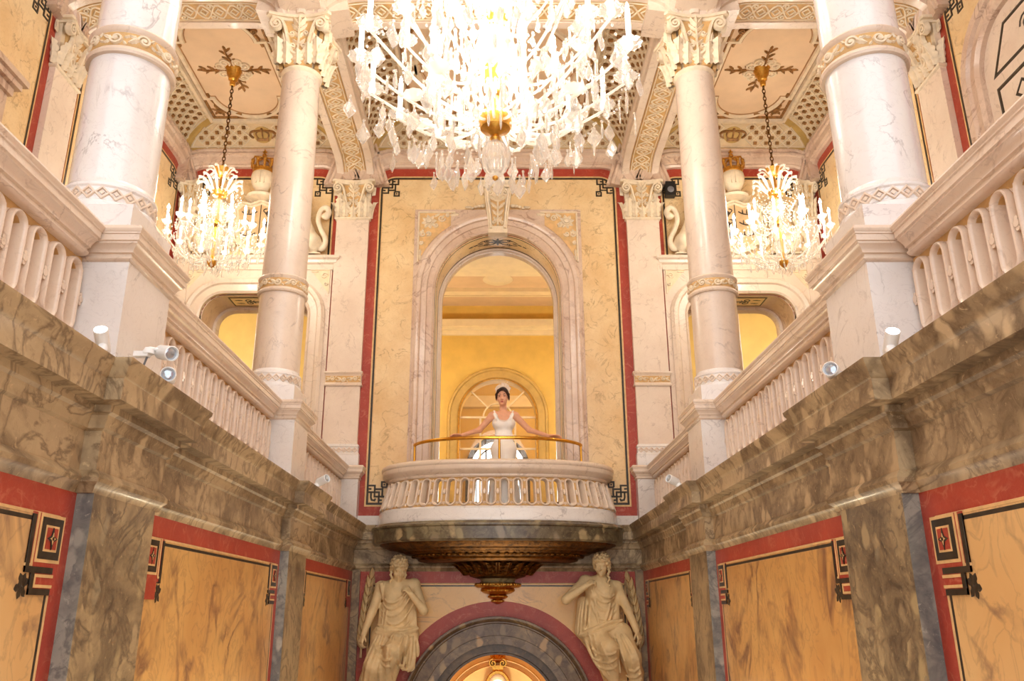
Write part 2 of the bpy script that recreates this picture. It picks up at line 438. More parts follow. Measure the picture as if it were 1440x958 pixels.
M['floor'] = breccia('stone_floor', [lin(150, 134, 110), lin(170, 152, 124), lin(130, 116, 96)], lin(90, 78, 62), 2)
M['shield'] = plain('shield_field', lin(226, 190, 142), .6)
M['charge'] = plain('dark_heraldic_paint', lin(70, 56, 48), .5)
def crystal(name, tint, tr, gl, rough=.03):
    """cut glass: part clear, part refracting, a little milky white so nearby bulbs make it shine"""
    m = bpy.data.materials.new(name); m.use_nodes = True; t = m.node_tree; t.nodes.clear(); L = t.links.new; N = t.nodes.new
    o = N('ShaderNodeOutputMaterial'); a = N('ShaderNodeBsdfTransparent'); a.inputs[0].default_value = (1, .99, .97, 1)
    g = N('ShaderNodeBsdfGlass'); g.inputs['Color'].default_value = (1, .99, .97, 1); g.inputs['Roughness'].default_value = rough; g.inputs['IOR'].default_value = 1.52
    d = N('ShaderNodeBsdfTranslucent'); d.inputs[0].default_value = tint; df = N('ShaderNodeBsdfDiffuse'); df.inputs[0].default_value = tint
    m0 = N('ShaderNodeMixShader'); m0.inputs[0].default_value = .45; L(d.outputs[0], m0.inputs[1]); L(df.outputs[0], m0.inputs[2])
    m1 = N('ShaderNodeMixShader'); m1.inputs[0].default_value = gl; L(m0.outputs[0], m1.inputs[1]); L(g.outputs[0], m1.inputs[2])
    m2 = N('ShaderNodeMixShader'); m2.inputs[0].default_value = tr; L(m1.outputs[0], m2.inputs[1]); L(a.outputs[0], m2.inputs[2])
    L(m2.outputs[0], o.inputs[0]); return m
M['crystal'] = crystal('cut_crystal', (1, .995, .98, 1), .30, .72)
M['glassarm'] = crystal('blown_glass', (.99, .97, .92, 1), .25, .25)
M['pane'] = crystal('window_pane', (.9, .95, .95, 1), .93, .5)
# ------------------------------------------------------------------ camera (eye at the origin, 3 m over the stair hall floor)
F_PX = 1167.0; PITCH = math.radians(18.17)
cam = bpy.data.cameras.new('camera'); camo = bpy.data.objects.new('camera', cam); COL.objects.link(camo)
cam.sensor_width = 36; cam.lens = F_PX / 1440 * 36; cam.shift_x = 20 / 1440
camo.rotation_euler = (PI / 2 + PITCH, 0, 0); SCN.camera = camo
cam.clip_start = .05; cam.clip_end = 100

YB = 11.0; XW = 1.85; XO = 4.7; ZG = 1.07; YC = (4.06, 7.6); XC = 2.11
fB = lambda u, v, d: (u, YB - d, v)               # back wall
fW = lambda u, v, d: (-XW + d, u, v)              # stair wall (left half)
fO = lambda u, v, d: (-XO + d, u, v)              # gallery outer wall (left half)
TR = [0]
def trim(): TR[0] += 1; return 'trim_%d' % TR[0]

# ------------------------------------------------------------------ inlay patterns
KC = [0]
def corner_key(f, u, v, su, cr, da, rd, lf):
    """key ornament of a stair wall panel: u,v outer corner of the panel line, su = inward direction"""
    K = .80
    def R(mb, p0, p1, q0, q1, d):
        p0, p1, q0, q1 = p0 * K, p1 * K, q0 * K, q1 * K; KC[0] += 1; d += .00013 * (KC[0] % 40)
        a, b = sorted((u + su * p0, u + su * p1)); mb.rect(a, b, v - q1, v - q0, 0, d, f)
    R(rd, -.05, .262, -.012, .27, .0075); R(rd, -.05, .20, .26, .385, .0075)
    R(cr, -.055, .185, -.012, .228, .009); R(da, -.038, .168, .005, .211, .0105); R(cr, .0, .13, .043, .173, .012); R(rd, .012, .118, .055, .161, .0135)
    # star in the square
    st = []
    for k in range(8):
        a = k * PI / 4; r = (.048 if k % 2 == 0 else .018) * K
        st.append((u + su * .065 * K + r * math.cos(a), v - .108 * K + r * 1.15 * math.sin(a)))
    da.prism(st, 0, .0205, f)
    cr.prism([(u + su * .065 * K + (x - u - su * .065 * K) * .55, v - .108 * K + (y - v + .108 * K) * .55) for x, y in st], 0, .022, f)
    da.prism([(u + su * .065 * K + .008 * math.cos(k * PI / 3), v - .108 * K + .008 * math.sin(k * PI / 3)) for k in range(6)], 0, .0235, f)
    R(cr, .2, .218, -.012, .25, .009); R(cr, .2, .265, .236, .25, .009)
    R(da, .232, .262, 0, .28, .0105); R(da, -.0, .262, .25, .28, .0105)
    R(da, .17, .2, .25, .385, .0105); R(da, 0, .2, .355, .385, .0105)
    R(cr, -.015, .165, .285, .3, .009); R(cr, -.015, .165, .335, .35, .009); R(cr, .15, .165, .285, .35, .009)
    for a in (.5, 1.2, 2.0, 3.4, 4.4, 5.4): leaf2(lf, u + su * .255 * K, v - .345 * K, a, .052, .018, .0065, .0095, f, 2)

KNOT = [[(0, 4.1), (4.1, 4.1), (4.1, 0)], [(0, 6.5), (2.5, 6.5), (2.5, 2.5), (6.5, 2.5), (6.5, 0)], [(2.5, 5.2), (5.3, 5.2), (5.3, 2.5)],
        [(1.2, 4.1), (1.2, 2.2), (1.5, 1.3), (2.6, 1.1), (2.9, 1.8)], [(4.1, 1.2), (5.3, 1.2)], [(0.3, 5.3), (1.3, 5.3)], [(5.0, 5.9), (6.9, 5.9), (6.9, 7.8), (5.0, 7.8), (5.0, 5.9)]]
def knot(mb, f, u, v, su, sv, size=.036, w=.0155, d=.013):
    for pl in KNOT: strip(mb, [(u + su * p * size, v + sv * q * size) for p, q in pl], w, 0, d, f)
    c = (u + su * 5.95 * size, v + sv * 6.85 * size); mb.rect(c[0] - .01, c[0] + .01, c[1] - .01, c[1] + .01, 0, d, f)
def bay(f, u0, u1, v0, v1, r, par, line=None, knots=(1, 1, 1, 1), field='yellow', ks=.036):
    ins = lambda k: rrect(u0 + k, u1 - k, v0 + k, v1 - k, max(.05, r - k))
    y = MB(); o = ins(.135)
    y.span([o[0]] + (list(line) if line else []) + [o[-1]], o, 0, .006, f); obj('siena_panel', y, M[field], par)
    c = MB(); c.ring(ins(.12), ins(.137), 0, .009, f); c.ring(ins(.172), ins(.182), 0, .009, f); obj('cream_line', c, M['line'], par)
    d = MB(); d.ring(ins(.143), ins(.170), 0, .011, f)
    k = .16
    if knots[0]: knot(d, f, u0 + k, v1 - k, 1, -1, ks)
    if knots[1]: knot(d, f, u1 - k, v1 - k, -1, -1, ks)
    if knots[2]: knot(d, f, u0 + k, v0 + k, 1, 1, ks)
    if knots[3]: knot(d, f, u1 - k, v0 + k, -1, 1, ks)
    obj('dark_key_inlay', d, M['dark'], par)
LUN = [(0, -.02), (0, .05), (.03, .07), (.05, .06), (.07, .09), (.15, .10), (.17, .125), (.2, .13), (.22, .10), (.24, .13), (.27, .13), (.27, -.02)]

# ------------------------------------------------------------------ lower stair walls, cornice, gallery floor
CORN = [(0, .50), (.012, .53), (.03, .545), (.034, .565), (.02, .585), (.002, .6), (.002, .775), (.02, .785), (.02, .805), (.032, .822), (.036, .84), (.052, .852),
        (.052, .884), (.122, .890), (.125, .985), (.135, .995), (.14, 1.01), (.15, 1.03), (.165, 1.05), (.168, 1.07), (-.05, 1.07), (-.05, .50)]
PZ = [(3.68, 4.36), (7.27, 7.93)]
def side_lower(sx, nm):
    global SX; SX = sx
    w = MB(); w.box(-2.02, -XW, -2.5, YB, -3, ZG - .03); wl = struct('wall_' + nm, w, M['red'])
    fl = MB(); fl.box(-XO, -2.02, -2.5, YB, .9, ZG); struct('floor', fl, M['floor'])
    segs = [(.35, PZ[0][0]), (PZ[0][1], PZ[1][0]), (PZ[1][1], 10.86)]
    for i, (a, b) in enumerate(segs):
        t = .53; l0, l1, lt = a + .13, b - .13, t - .155
        fld = MB(); fld.rect(l0, l1, -2.9, lt, 0, .006, fW)
        obj('ochre_marble_panel', fld, M['pale_panel' if i == 0 else 'ochre_panel'], wl)
        cr, da, rd, lf = MB(), MB(), MB(), MB()
        O = [(l0 - .012, -2.9), (l0 - .012, lt + .012), (l1 + .012, lt + .012), (l1 + .012, -2.9)]; I = [(l0 + .035, -2.9), (l0 + .035, lt - .035), (l1 - .035, lt - .035), (l1 - .035, -2.9)]
        strip(cr, [(l0 - .006, -2.9), (l0 - .006, lt + .006), (l1 + .006, lt + .006), (l1 + .006, -2.9)], .0085, 0, .007, fW)
        strip(da, [(l0 + .016, -2.9), (l0 + .016, lt - .016), (l1 - .016, lt - .016), (l1 - .016, -2.9)], .0145, 0, .0068, fW)
        corner_key(fW, l0, lt, 1, cr, da, rd, lf); corner_key(fW, l1, lt, -1, cr, da, rd, lf)
        obj('cream_line', cr, M['line'], wl); obj('dark_key_inlay', da, M['dark'], wl); obj('red_key_ground', rd, M['red'], wl); obj('leaf_inlay', lf, M['dark'], wl)
    path = [(-XW, -2.5)]
    for a, b in PZ: path += [(-XW, a - .02), (-XW + .075, a - .02), (-XW + .075, b + .05), (-XW, b + .05)]
    path += [(-XW, YB), (0, YB)]
    c = MB(); c.sweep(path, [(-o, z) for o, z in CORN], lambda x, y, z: (x, y, z)); struct(trim(), c, M['cornice'])
    side = {'left': 'left', 'right': 'right'}[nm]
    for i, (a, b) in enumerate(PZ):
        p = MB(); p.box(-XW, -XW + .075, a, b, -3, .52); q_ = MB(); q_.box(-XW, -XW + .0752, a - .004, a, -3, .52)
        pp = obj('pilaster', p, M['breccia']); obj('return_face', q_, M['cool_side'], pp, label='marble side face tinted as if in cool daylight')
        tag(pp, 'mottled grey-green marble pilaster strip on the %s stair wall, %s' % (side, ('the wide one nearest the camera', 'the narrow-looking one nearer the balcony')[i]), 'pilaster', 'breccia pilasters on the stair walls')
    p = MB(); p.box(-XW, -XW + .10, YB - .05, YB, -3, .52)
    tag(obj('pilaster', p, M['archgrey']), 'thin grey marble corner strip beside the %s sandstone statue' % side, 'pilaster', 'corner strips of the stair hall')
    SX = 1.0
side_lower(1, 'left'); side_lower(-1, 'right')
fl = MB(); fl.box(-2.02, 2.02, -2.5, YB + .6, -3.12, -3); struct('floor', fl, M['floor'])

fw = MB(); fw.box(-2.02, 2.02, -2.7, -2.5, -3, -1.0); struct('wall_front', fw, M['plaster'])  # unseen low wall added behind the camera to hold back world light
# ------------------------------------------------------------------ back wall
ZA = -1.23                                           # centre of the lower arch
low = archline(0, .86, -3, ZA, n=40)
SD = (-3.43, .76, 4.30)                              # gallery side door: centre, half width, top
def sdline(k=0, z0=ZG, r=.32): return rrect(SD[0] - SD[1] - k, SD[0] + SD[1] + k, z0, SD[2] + k, r + k)
cen = archline(0, .89, ZG, 4.35, n=40)
w = MB(); w.cut(-2.02, 2.02, -3, ZG - .02, low, 0, -.6, fB)
w.cut(-2.3, 2.3, ZG - .02, 7.4, [(x, z if z > ZG else ZG - .02) for x, z in cen], 0, -.6, fB)
for s in (1, -1):
    ln = [(s * x, z if z > ZG else ZG - .02) for x, z in sdline()]
    if s < 0: ln = ln[::-1]
    a, b = sorted((-s * 2.3, -s * XO)); w.cut(a, b, ZG - .02, 7.4, ln, 0, -.6, fB)
wb = struct('wall_back', w, M['red'])
# lower part: yellow field, lines, arch bands
y = MB()
arc = [(-1.37 * math.cos(PI * k / 48), ZA + 1.37 * math.sin(PI * k / 48)) for k in range(49)]
y.span([(-1.62, -2.9), (-1.37, -2.9)] + arc + [(1.37, -2.9), (1.62, -2.9)], [(-1.62, .345), (1.62, .345)], 0, .006, fB); obj('siena_panel', y, M['spandrel'], wb)
c = MB(); strip(c, [(-1.625, -2.9), (-1.625, .352), (1.625, .352), (1.625, -2.9)], .009, 0, .009, fB); obj('cream_line', c, M['line'], wb)
c = MB(); strip(c, [(-1.60, -2.9), (-1.60, .325), (1.60, .325), (1.60, -2.9)], .013, 0, .0075, fB); obj('dark_line', c, M['dark'], wb)
a = MB(); ap = [(0 + .86 * math.cos(PI - PI * k / 64), ZA + .86 * math.sin(PI - PI * k / 64)) for k in range(65)]; ap = [(-.86, -3)] + ap + [(.86, -3)]
a.sweep(ap, [(0, -.05), (0, .05), (.10, .055), (.105, .07), (.24, .07), (.25, .085), (.265, .085), (.275, .11), (.30, .13), (.325, .13), (.33, .10), (.33, -.05)], fB)
struct(trim(), a, M['archgrey'])
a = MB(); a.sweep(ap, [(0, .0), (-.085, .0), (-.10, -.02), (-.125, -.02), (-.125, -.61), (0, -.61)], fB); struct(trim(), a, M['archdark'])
# upper centre bay
bay(fB, -1.87, 1.87, 1.20, 6.30, .36, wb, line=[(x * 1.02, z if z > ZG else 1.335) for x, z in cen])
for s in (1, -1):
    SX = s
    bay(fB, -4.68, -2.29, 1.2, 6.30, .36, wb, line=[(x, z if z > ZG else 1.335) for x, z in sdline(.02)], knots=(1, 1, 0, 0))
    SX = 1
bs = MB(); bs.box(-1.87, 1.87, YB - .03, YB, ZG - .02, 1.2); struct('baseboard_back', bs, M['white'])
l = MB(); l.sweep([(-1.87, 6.0)] + rrect(-1.87, 1.87, 6.0, 6.31, .34)[1:-1] + [(1.87, 6.0)], LUN, fB); struct(trim(), l, M['pink'])
for s in (1, -1):
    SX = s
    l = MB(); l.sweep(rrect(-4.68, -2.29, 6.0, 6.31, .34), [(o, q + .006 if q > 0 else q) for o, q in LUN], fB); struct(trim(), l, M['pink'])
    SX = 1

# centre arch frame: surround slab, archivolt, soffit, inner frame
sur = MB(); sur.cut(-1.21, 1.21, ZG, 5.62, cen, 0, .035, fB)
ft = struct(trim(), sur, M['pink'])
av = MB()
av.sweep(cen, [(0, -.02), (0, .07), (.03, .085), (.035, .06), (.11, .06), (.12, .08), (.19, .085), (.2, .11), (.235, .125), (.26, .12), (.27, .095), (.295, .09), (.295, 0)], fB)
obj('archivolt', av, M['pink'], ft)
sp = MB(); sc = MB(); ros = MB()
for s in (1, -1):
    tri = [(s * 1.15, 5.57), (s * .62, 5.57)]
    tri += [(s * 1.22 * math.cos(a), 4.35 + 1.22 * math.sin(a)) for a in [math.radians(q) for q in (62, 55, 48, 41, 34, 27, 21)]]
    lo_ = [(s * 1.22 * math.cos(a), 4.35 + 1.22 * math.sin(a)) for a in [math.radians(q) for q in range(88, 17, -4)]]
    lo_ = sorted([p for p in lo_ if .62 <= abs(p[0]) <= 1.15]); sp.span(lo_, [(lo_[0][0], 5.57), (lo_[-1][0], 5.57)], .03, .042, fB)
    strip(sc, [(s * 1.15, 4.78), (s * 1.15, 5.57), (s * .62, 5.57)], .014, .04, .06, fB)
    cx, cz = s * 1.0, 5.42
    for k in range(8): leaf2(ros, cx, cz, k * PI / 4 + .2, .115, .035, .04, .07, fB, 2)
    ros.prism([(cx + .035 * math.cos(k * PI / 6), cz + .035 * math.sin(k * PI / 6)) for k in range(12)], .04, .085, fB)
    strip(ros, [(cx + .05 * math.cos(k * PI / 8), cz + .05 * math.sin(k * PI / 8)) for k in range(16)], .01, .04, .075, fB, True)
    for (x, z, r, a0, sg) in ((.82, 5.47, .055, 0, 1), (.73, 5.52, .03, 1, -1), (1.09, 5.22, .05, 1.2, -1), (1.11, 5.08, .03, 1, 1), (1.0, 5.22, .04, 3, 1), (.9, 5.36, .035, 3, -1)):
        strip(sc, spiral(s * x, z, r, 1.5, a0, sg * s, 18), .011, .04, .062, fB)
        leaf2(sc, s * x, z, a0 + 1, r * 1.3, r * .4, .04, .06, fB, 2)
    for (x, z, a) in ((.70, 5.53, PI), (.66, 5.54, PI), (1.12, 4.98, -PI / 2), (1.12, 4.9, -PI / 2), (.93, 5.5, 2.6), (1.08, 5.3, -1.2)):
        leaf2(sc, s * x, z, a if s > 0 else PI - a, .10, .025, .04, .06, fB, 2)
obj('spandrel_ground', sp, M['line'], ft); obj('spandrel_scroll', sc, M['stucco'], ft); obj('spandrel_rosette', ros, M['stucco'], ft)
so = MB(); so.sweep(cen, [(0, -.02), (-.012, -.02), (-.012, -.5), (0, -.5)], fB); sof = obj('soffit_lining', so, M['yellow'], ft)
so = MB()
for a, b in ((-.03, -.045), (-.43, -.45)): so.sweep(cen, [(-.012, a), (-.0145, a), (-.0145, b), (-.012, b)], fB)
g, L = pathmap(cen[1:-1], lambda x, z, d: (x, YB + d, z), 1)
ms = L / 2
def gs(u, v, d): return g(ms + u, .24 + v, -.013 - d)
gsd = lambda u, v, d: gs(u, v, -d - .001) if False else gs(u, v, d)
inl = MB()
# dark arabesque at the crown of the soffit
def soff_f(u, v, d):
    a = PI / 2 - u / .878
    return ((.877 - d) * math.cos(a), YB + .24 + v, 4.35 + (.877 - d) * math.sin(a))
for k in range(8): leaf2(inl, 0, 0, k * PI / 4, .16 if k % 4 == 0 else .12, .022, .0, .004, soff_f, 3)
for s in (1, -1):
    for q in (1, -1):
        strip(inl, bez((0, 0), (s * .1, q * .12), (s * .2, q * .1), (s * .3, q * .03), 10), .006, 0, .004, soff_f)
        strip(inl, spiral(s * .17, q * .06, .04, 1.3, 0, s * q, 14), .006, 0, .004, soff_f)
    for t in (.22, .3, .38): leaf2(inl, s * t, 0, 0 if s > 0 else PI, .07, .02, 0, .004, soff_f, 2)
obj('soffit_line', so, M['dark'], ft); obj('soffit_arabesque', inl, M['dark'], ft)
inn = MB(); inn.sweep(archline(0, .885, ZG, 4.35, n=40), [(0, -.47), (-.02, -.47), (-.035, -.48), (-.035, -.5), (-.06, -.51), (-.06, -.62), (0, -.62)], fB); struct(trim(), inn, M['cream'])

# keystone console of the centre arch
kr = thing('keystone', 'carved ivory keystone console with acanthus leaf at the crown of the balcony arch', 'keystone', (0, 10.9, 5.22))
kb = MB()
prof = [(5.22, .13), (5.27, .15), (5.45, .155), (5.6, .17), (5.75, .21), (5.84, .24), (5.88, .25)]
rows = []
for z, d in prof:
    hw = .125 + .075 * (z - 5.22) / .66; rows.append([(-hw, YB, z), (-hw, YB - d, z), (hw, YB - d, z), (hw, YB, z)])
kb.grid(rows, cv=True, capu=True); obj('body', kb, M['stucco'], kr)
cp = MB(); cp.sweep([(-.2, YB), (-.2, YB - .25), (.2, YB - .25), (.2, YB)][::-1], [(0, 5.86), (.02, 5.87), (.03, 5.9), (.055, 5.92), (.06, 5.96), (-.05, 5.96), (-.05, 5.86)], lambda x, y, z: (x, y, z))
cp.box(-.2, .2, YB - .25, YB, 5.86, 5.955); obj('cap', cp, M['stucco'], kr)
fk = lambda u, v, d: (u, YB - (.15 + .10 * max(0, (v - 5.3) / .58) ** 1.6) - d, v)
gr = MB(); gr.prism([(-.075, 5.3), (.075, 5.3), (.12, 5.83), (-.12, 5.83)], -.02, .006, fk); obj('ground', gr, M['ochre'], kr)
lf = MB()
for s in (1, -1):
    strip(lf, [(s * .1, 5.26), (s * .115, 5.5), (s * .165, 5.85)], .022, -.02, .03, fk)
    for (z, a, L_) in ((5.36, .9, .10), (5.45, .85, .12), (5.55, .75, .15), (5.66, .6, .18)): leaf2(lf, 0, z, a if s > 0 else PI - a, L_, .036, .012, .05, fk, 3)
    strip(lf, spiral(s * .1, 5.78, .045, 1.5, PI / 2, -s, 18), .012, 0, .04, fk)
    strip(lf, spiral(s * .05, 5.35, .03, 1.3, -PI / 2, s, 14), .01, 0, .03, fk)
strip(lf, [(0, 5.3), (0, 5.8)], .016, .0, .045, fk)
for a in (PI / 2, PI / 2 + .5, PI / 2 - .5): leaf2(lf, 0, 5.68, a, .21, .045, .02, .07, fk, 3)
obj('acanthus_leaf', lf, M['stucco'], kr)
for s in (1, -1):
    g_ = MB()
    for k in range(4): g_.ball((s * (.22 + .05 * k), 10.93, 5.66 - .004 * k * k), .034 - .004 * k, 8, 6, (1.2, 1, .8))
    leaf2(g_, s * .38, 5.65, 0 if s > 0 else PI, .1, .025, .05, .08, fB, 2)
    obj('fruit_swag', g_, M['stucco'], kr)
bl = MB(); bl.box(-.14, .14, YB - .16, YB - .02, 5.19, 5.25); obj('foot', bl, M['stucco'], kr)

# ------------------------------------------------------------------ gallery side doors, outer walls
def side_upper(sx, nm):
    global SX; SX = sx
    # outer wall
    w = MB(); w.box(-XO - .3, -XO, -2.5, YB + .6, .9, 7.4)
    wo = struct('wall_gallery_' + nm, w, M['red'])
    for i, (a, b) in enumerate(((4.32, 7.36), (7.84, 10.98), (.8, 3.7))):
        bay(fO, a, b, 1.2, 6.30, .36, wo, knots=(1, 1, 0, 0), ks=.042)
        l = MB(); l.sweep(rrect(a, b, 6.0, 6.31, .34), [(o, q + .005 * i if q > 0 else q) for o, q in LUN], fO); struct(trim(), l, M['pink'])
    # back side door: frame, soffit lining, inner frame, shelf cornice
    fr = MB(); fr.cut(SD[0] - 1.06, SD[0] + 1.06, ZG, 4.70, sdline(), 0, .03, fB); d = struct(trim(), fr, M['cream'])
    av = MB(); av.sweep(sdline(), [(0, -.02), (0, .05), (.03, .07), (.04, .05), (.13, .055), (.15, .08), (.2, .09), (.22, .07), (.24, .06), (.24, 0)], fB); obj('architrave', av, M['cream'], d)
    so = MB(); so.sweep(sdline(), [(0, -.02), (-.012, -.02), (-.012, -.6), (0, -.6)], fB); obj('reveal_lining', so, M['pink'], d)
    inn = MB(); inn.sweep(sdline(-.0), [(0, -.5), (-.05, -.5), (-.07, -.53), (-.07, -.61), (0, -.61)], fB); obj('inner_frame', inn, M['cream'], d)
    sc = MB(); gd = MB()
    for s in (1, -1):
        cx = SD[0] + s * .92; gd.prism([(cx - s * .16, 4.66), (cx + s * .11, 4.66), (cx + s * .11, 4.30)], .025, .034, fB)
        strip(sc, [(cx - s * .16, 4.66), (cx + s * .11, 4.66), (cx + s * .11, 4.30)], .01, .03, .045, fB)
        strip(sc, spiral(cx + s * .04, 4.57, .05, 1.4, 0, s, 16), .011, .03, .05, fB); strip(sc, spiral(cx + s * .065, 4.45, .03, 1.4, 0, -s, 14), .009, .03, .05, fB)
        leaf2(sc, cx - s * .05, 4.63, PI if s > 0 else 0, .1, .02, .03, .05, fB, 2)
    obj('spandrel_ground', gd, M['plaster'], d); obj('spandrel_scroll', sc, M['stucco'], d)
    # dark painted panel in the soffit, painted side panels
    pn = MB(); pn.box(SD[0] - .42, SD[0] + .42, YB + .1, YB + .42, SD[2] - .016, SD[2] - .010)
    obj('soffit_panel', pn, M['yellow'], d)
    ara = MB(); fs_ = lambda u, v, d_: (SD[0] + u, YB + .26 + v, SD[2] - .015 - d_)
    strip(ara, [(-.42, -.16), (.42, -.16), (.42, .16), (-.42, .16)], .012, 0, .004, fs_, True)
    for s in (1, -1):
        for q in (1, -1):
            strip(ara, spiral(s * .16, q * .05, .07, 1.4, 0, s * q, 16), .012, 0, .004, fs_); leaf2(ara, s * .25, q * .06, 0 if s > 0 else PI, .12, .03, 0, .004, fs_, 3)
        leaf2(ara, 0, 0, 0 if s > 0 else PI, .2, .04, 0, .004, fs_, 3)
    for s in (1, -1):
        x = SD[0] + s * (SD[1] - .016); fj = (lambda x_, s_: (lambda u, v, d_: (x_ - s_ * d_, YB + .26 + u, v)))(x, s)
        strip(ara, [(-.15, 1.3), (-.15, 3.85), (.15, 3.85), (.15, 1.3)], .012, 0, .004, fj, True)
        for k in range(3): strip(ara, [(0, 3.78 - .15 * k), (.08, 3.70 - .15 * k), (0, 3.62 - .15 * k), (-.08, 3.70 - .15 * k)], .01, 0, .004, fj, True)
    obj('painted_arabesque', ara, M['dark'], d)
    sh = MB(); sh.sweep([(SD[0] - 1.07, YB), (SD[0] - 1.07, YB - .03), (SD[0] + 1.07, YB - .03), (SD[0] + 1.07, YB)], [(-o, z) for o, z in [(0, 4.66), (.01, 4.68), (.02, 4.74), (.05, 4.76), (.06, 4.80), (.09, 4.82), (.09, 4.86), (-.2, 4.86), (-.2, 4.66)]], lambda x, y, z: (x, min(y, YB), z))
    sh.box(SD[0] - 1.07, SD[0] + 1.07, YB - .05, YB, 4.66, 4.858); struct(trim(), sh, M['cream'])
    # side room behind
    rm = MB(); rm.box(-5.6, -2.02, YB + 3.2, YB + 3.3, .9, 5.2); rm.box(-5.7, -5.6, YB + .6, YB + 3.3, .9, 5.2); rm.box(-2.75, -2.7, YB + .6, YB + 3.3, .9, 5.2)
    struct('wall_side_room', rm, M['sidepaint'])
    rc = MB(); rc.box(-5.7, -2.02, YB + .6, YB + 3.3, 5.2, 5.3); struct('ceiling', rc, M['roomceil'])
    rf = MB(); rf.box(-5.7, -2.02, YB, YB + 3.3, .8, ZG - .02); struct('floor', rf, M['floor'])
    pl = MB(); pl.box(-4.35, -3.95, YB + 3.1, YB + 3.2, 1.05, 5.2); pl.box(-4.4, -3.9, YB + 3.06, YB + 3.2, 1.05, 1.3); struct(trim(), pl, M['cream'])
    lt = bpy.data.lights.new('side_room_lamp', 'POINT'); lo = bpy.data.objects.new('side_room_lamp', lt); COL.objects.link(lo); lo.location = (-4.6 * sx, YB + 1.6, 4.2); lt.energy = LP['side']; lt.color = (1, .96, .84); lt.shadow_soft_size = .2
    # door shelf / frame on the outer wall
    if nm == 'left':
        for yc in (5.75, 9.35):
            s_ = MB(); s_.box(-XO, -XO + .18, yc - 1.1, yc + 1.1, 4.80, 4.86); s_.box(-XO, -XO + .14, yc - 1.06, yc + 1.06, 4.74, 4.80); s_.box(-XO, -XO + .09, yc - 1.02, yc + 1.02, 4.66, 4.74)
            o_ = sdline(); oo = [(yc + (x - SD[0]), z) for x, z in o_]
            s_.cut(yc - 1.0, yc + 1.0, ZG, 4.7, oo, 0, .05, fO); s2 = struct(trim(), s_, M['pink'])
            v_ = MB(); v_.sweep(oo, [(0, 0), (0, .07), (.05, .09), (.15, .07), (.2, .1), (.24, .09), (.24, 0)], fO); obj('architrave', v_, M['pink'], s2)
            v_ = MB(); v_.span([oo[0], oo[-1]], oo, 0, .012, fO); obj('blind_panel', v_, M['wallpaint'], s2)
    else:
        yc = 5.85; o_ = rrect(yc - .95, yc + .95, ZG, 5.35, .5)
        s_ = MB(); s_.sweep(o_, [(0, 0), (0, .06), (.04, .09), (.06, .07), (.13, .075), (.15, .11), (.22, .12), (.25, .09), (.28, .08), (.28, 0)], fO); s2 = struct(trim(), s_, M['pink'])
        v_ = MB(); v_.span([o_[0], o_[-1]], o_, 0, .012, fO); obj('blind_panel', v_, M['cream'], s2)
        ara = MB(); fj = fO
        for a, b in ((yc - .8, yc - .15), (yc + .15, yc + .8)):
            strip(ara, [(a, 1.4), (a, 4.65), (b, 4.65), (b, 1.4)], .025, .01, .016, fj, True)
            c_ = (a + b) / 2
            for k in range(3):
                z = 4.45 - .15 * k; strip(ara, [(c_, z + .09), (c_ + .1, z), (c_, z - .09), (c_ - .1, z)], .016, .01, .016, fj, True)
            for k in range(5): leaf2(ara, c_, 3.98, PI * 1.5 + (k - 2) * .5, .22, .03, .01, .018, fj, 3)
        strip(ara, [(yc - .8, 4.8), (yc - .55, 5.2), (yc + .55, 5.2), (yc + .8, 4.8)], .022, .01, .016, fj, True)
        for k in range(7): leaf2(ara, yc, 4.95, k * PI / 3, .2, .035, .01, .018, fj, 3)
        for s in (1, -1): strip(ara, spiral(yc + s * .25, 5.0, .1, 1.5, 0, s, 18), .014, .01, .016, fj)
        obj('painted_arabesque', ara, M['dark'], s2)
        yc = 9.35
        s_ = MB(); s_.box(-XO, -XO + .18, yc - 1.1, yc + 1.1, 4.80, 4.86); s_.box(-XO, -XO + .12, yc - 1.04, yc + 1.04, 4.66, 4.80)
        oo = [(yc + (x - SD[0]), z) for x, z in sdline()]; s_.cut(yc - 1.0, yc + 1.0, ZG, 4.7, oo, 0, .05, fO); s2 = struct(trim(), s_, M['pink'])
        v_ = MB(); v_.span([oo[0], oo[-1]], oo, 0, .012, fO); obj('blind_panel', v_, M['wallpaint'], s2)
    SX = 1.0
LP = {'side': 45, 'room': 85, 'low': 150, 'big': 3.2, 'core': 7, 'small': 6.5, 'room2': 90, 'hall': 125, 'stair': 105, 'land': 55}
side_upper(1, 'left'); side_upper(-1, 'right')

# ------------------------------------------------------------------ rooms behind the back wall
rw = MB(); Y1 = 16.8
dl = [(x, z) for x, z in archline(0, .78, ZG, 3.85, n=36)]
rw.cut(-2.7, 2.7, ZG - .02, 6.4, [(x, z if z > ZG else ZG - .02) for x, z in dl], 0, .25, lambda u, v, d: (u, Y1 + d, v))
rw.box(-2.7, -2.62, YB + .6, Y1, .9, 6.4); rw.box(2.62, 2.7, YB + .6, Y1, .9, 6.4); struct('wall_balcony_room', rw, M['wallpaint'])
cl = MB(); cl.box(-2.7, 2.7, YB + .58, Y1, 6.3, 6.4); ce = struct('ceiling', cl, M['roomceil'])
bm_ = MB()
for y0, y1, z in ((13.75, 14.35, 6.12), (14.45, 14.9, 6.2)): bm_.box(-2.62, 2.62, y0, y1, z, 6.3)
bm_.box(-2.62, 2.62, 15.75, 15.95, 6.22, 6.3); bm_.box(-2.62, 2.62, 16.1, 16.16, 6.26, 6.3)
for s in (1, -1): bm_.box(s * 1.45 - .05, s * 1.45 + .05, 14.9, 15.75, 6.24, 6.3); bm_.box(s * 1.25 - .02, s * 1.25 + .02, 14.95, 15.7, 6.26, 6.3)
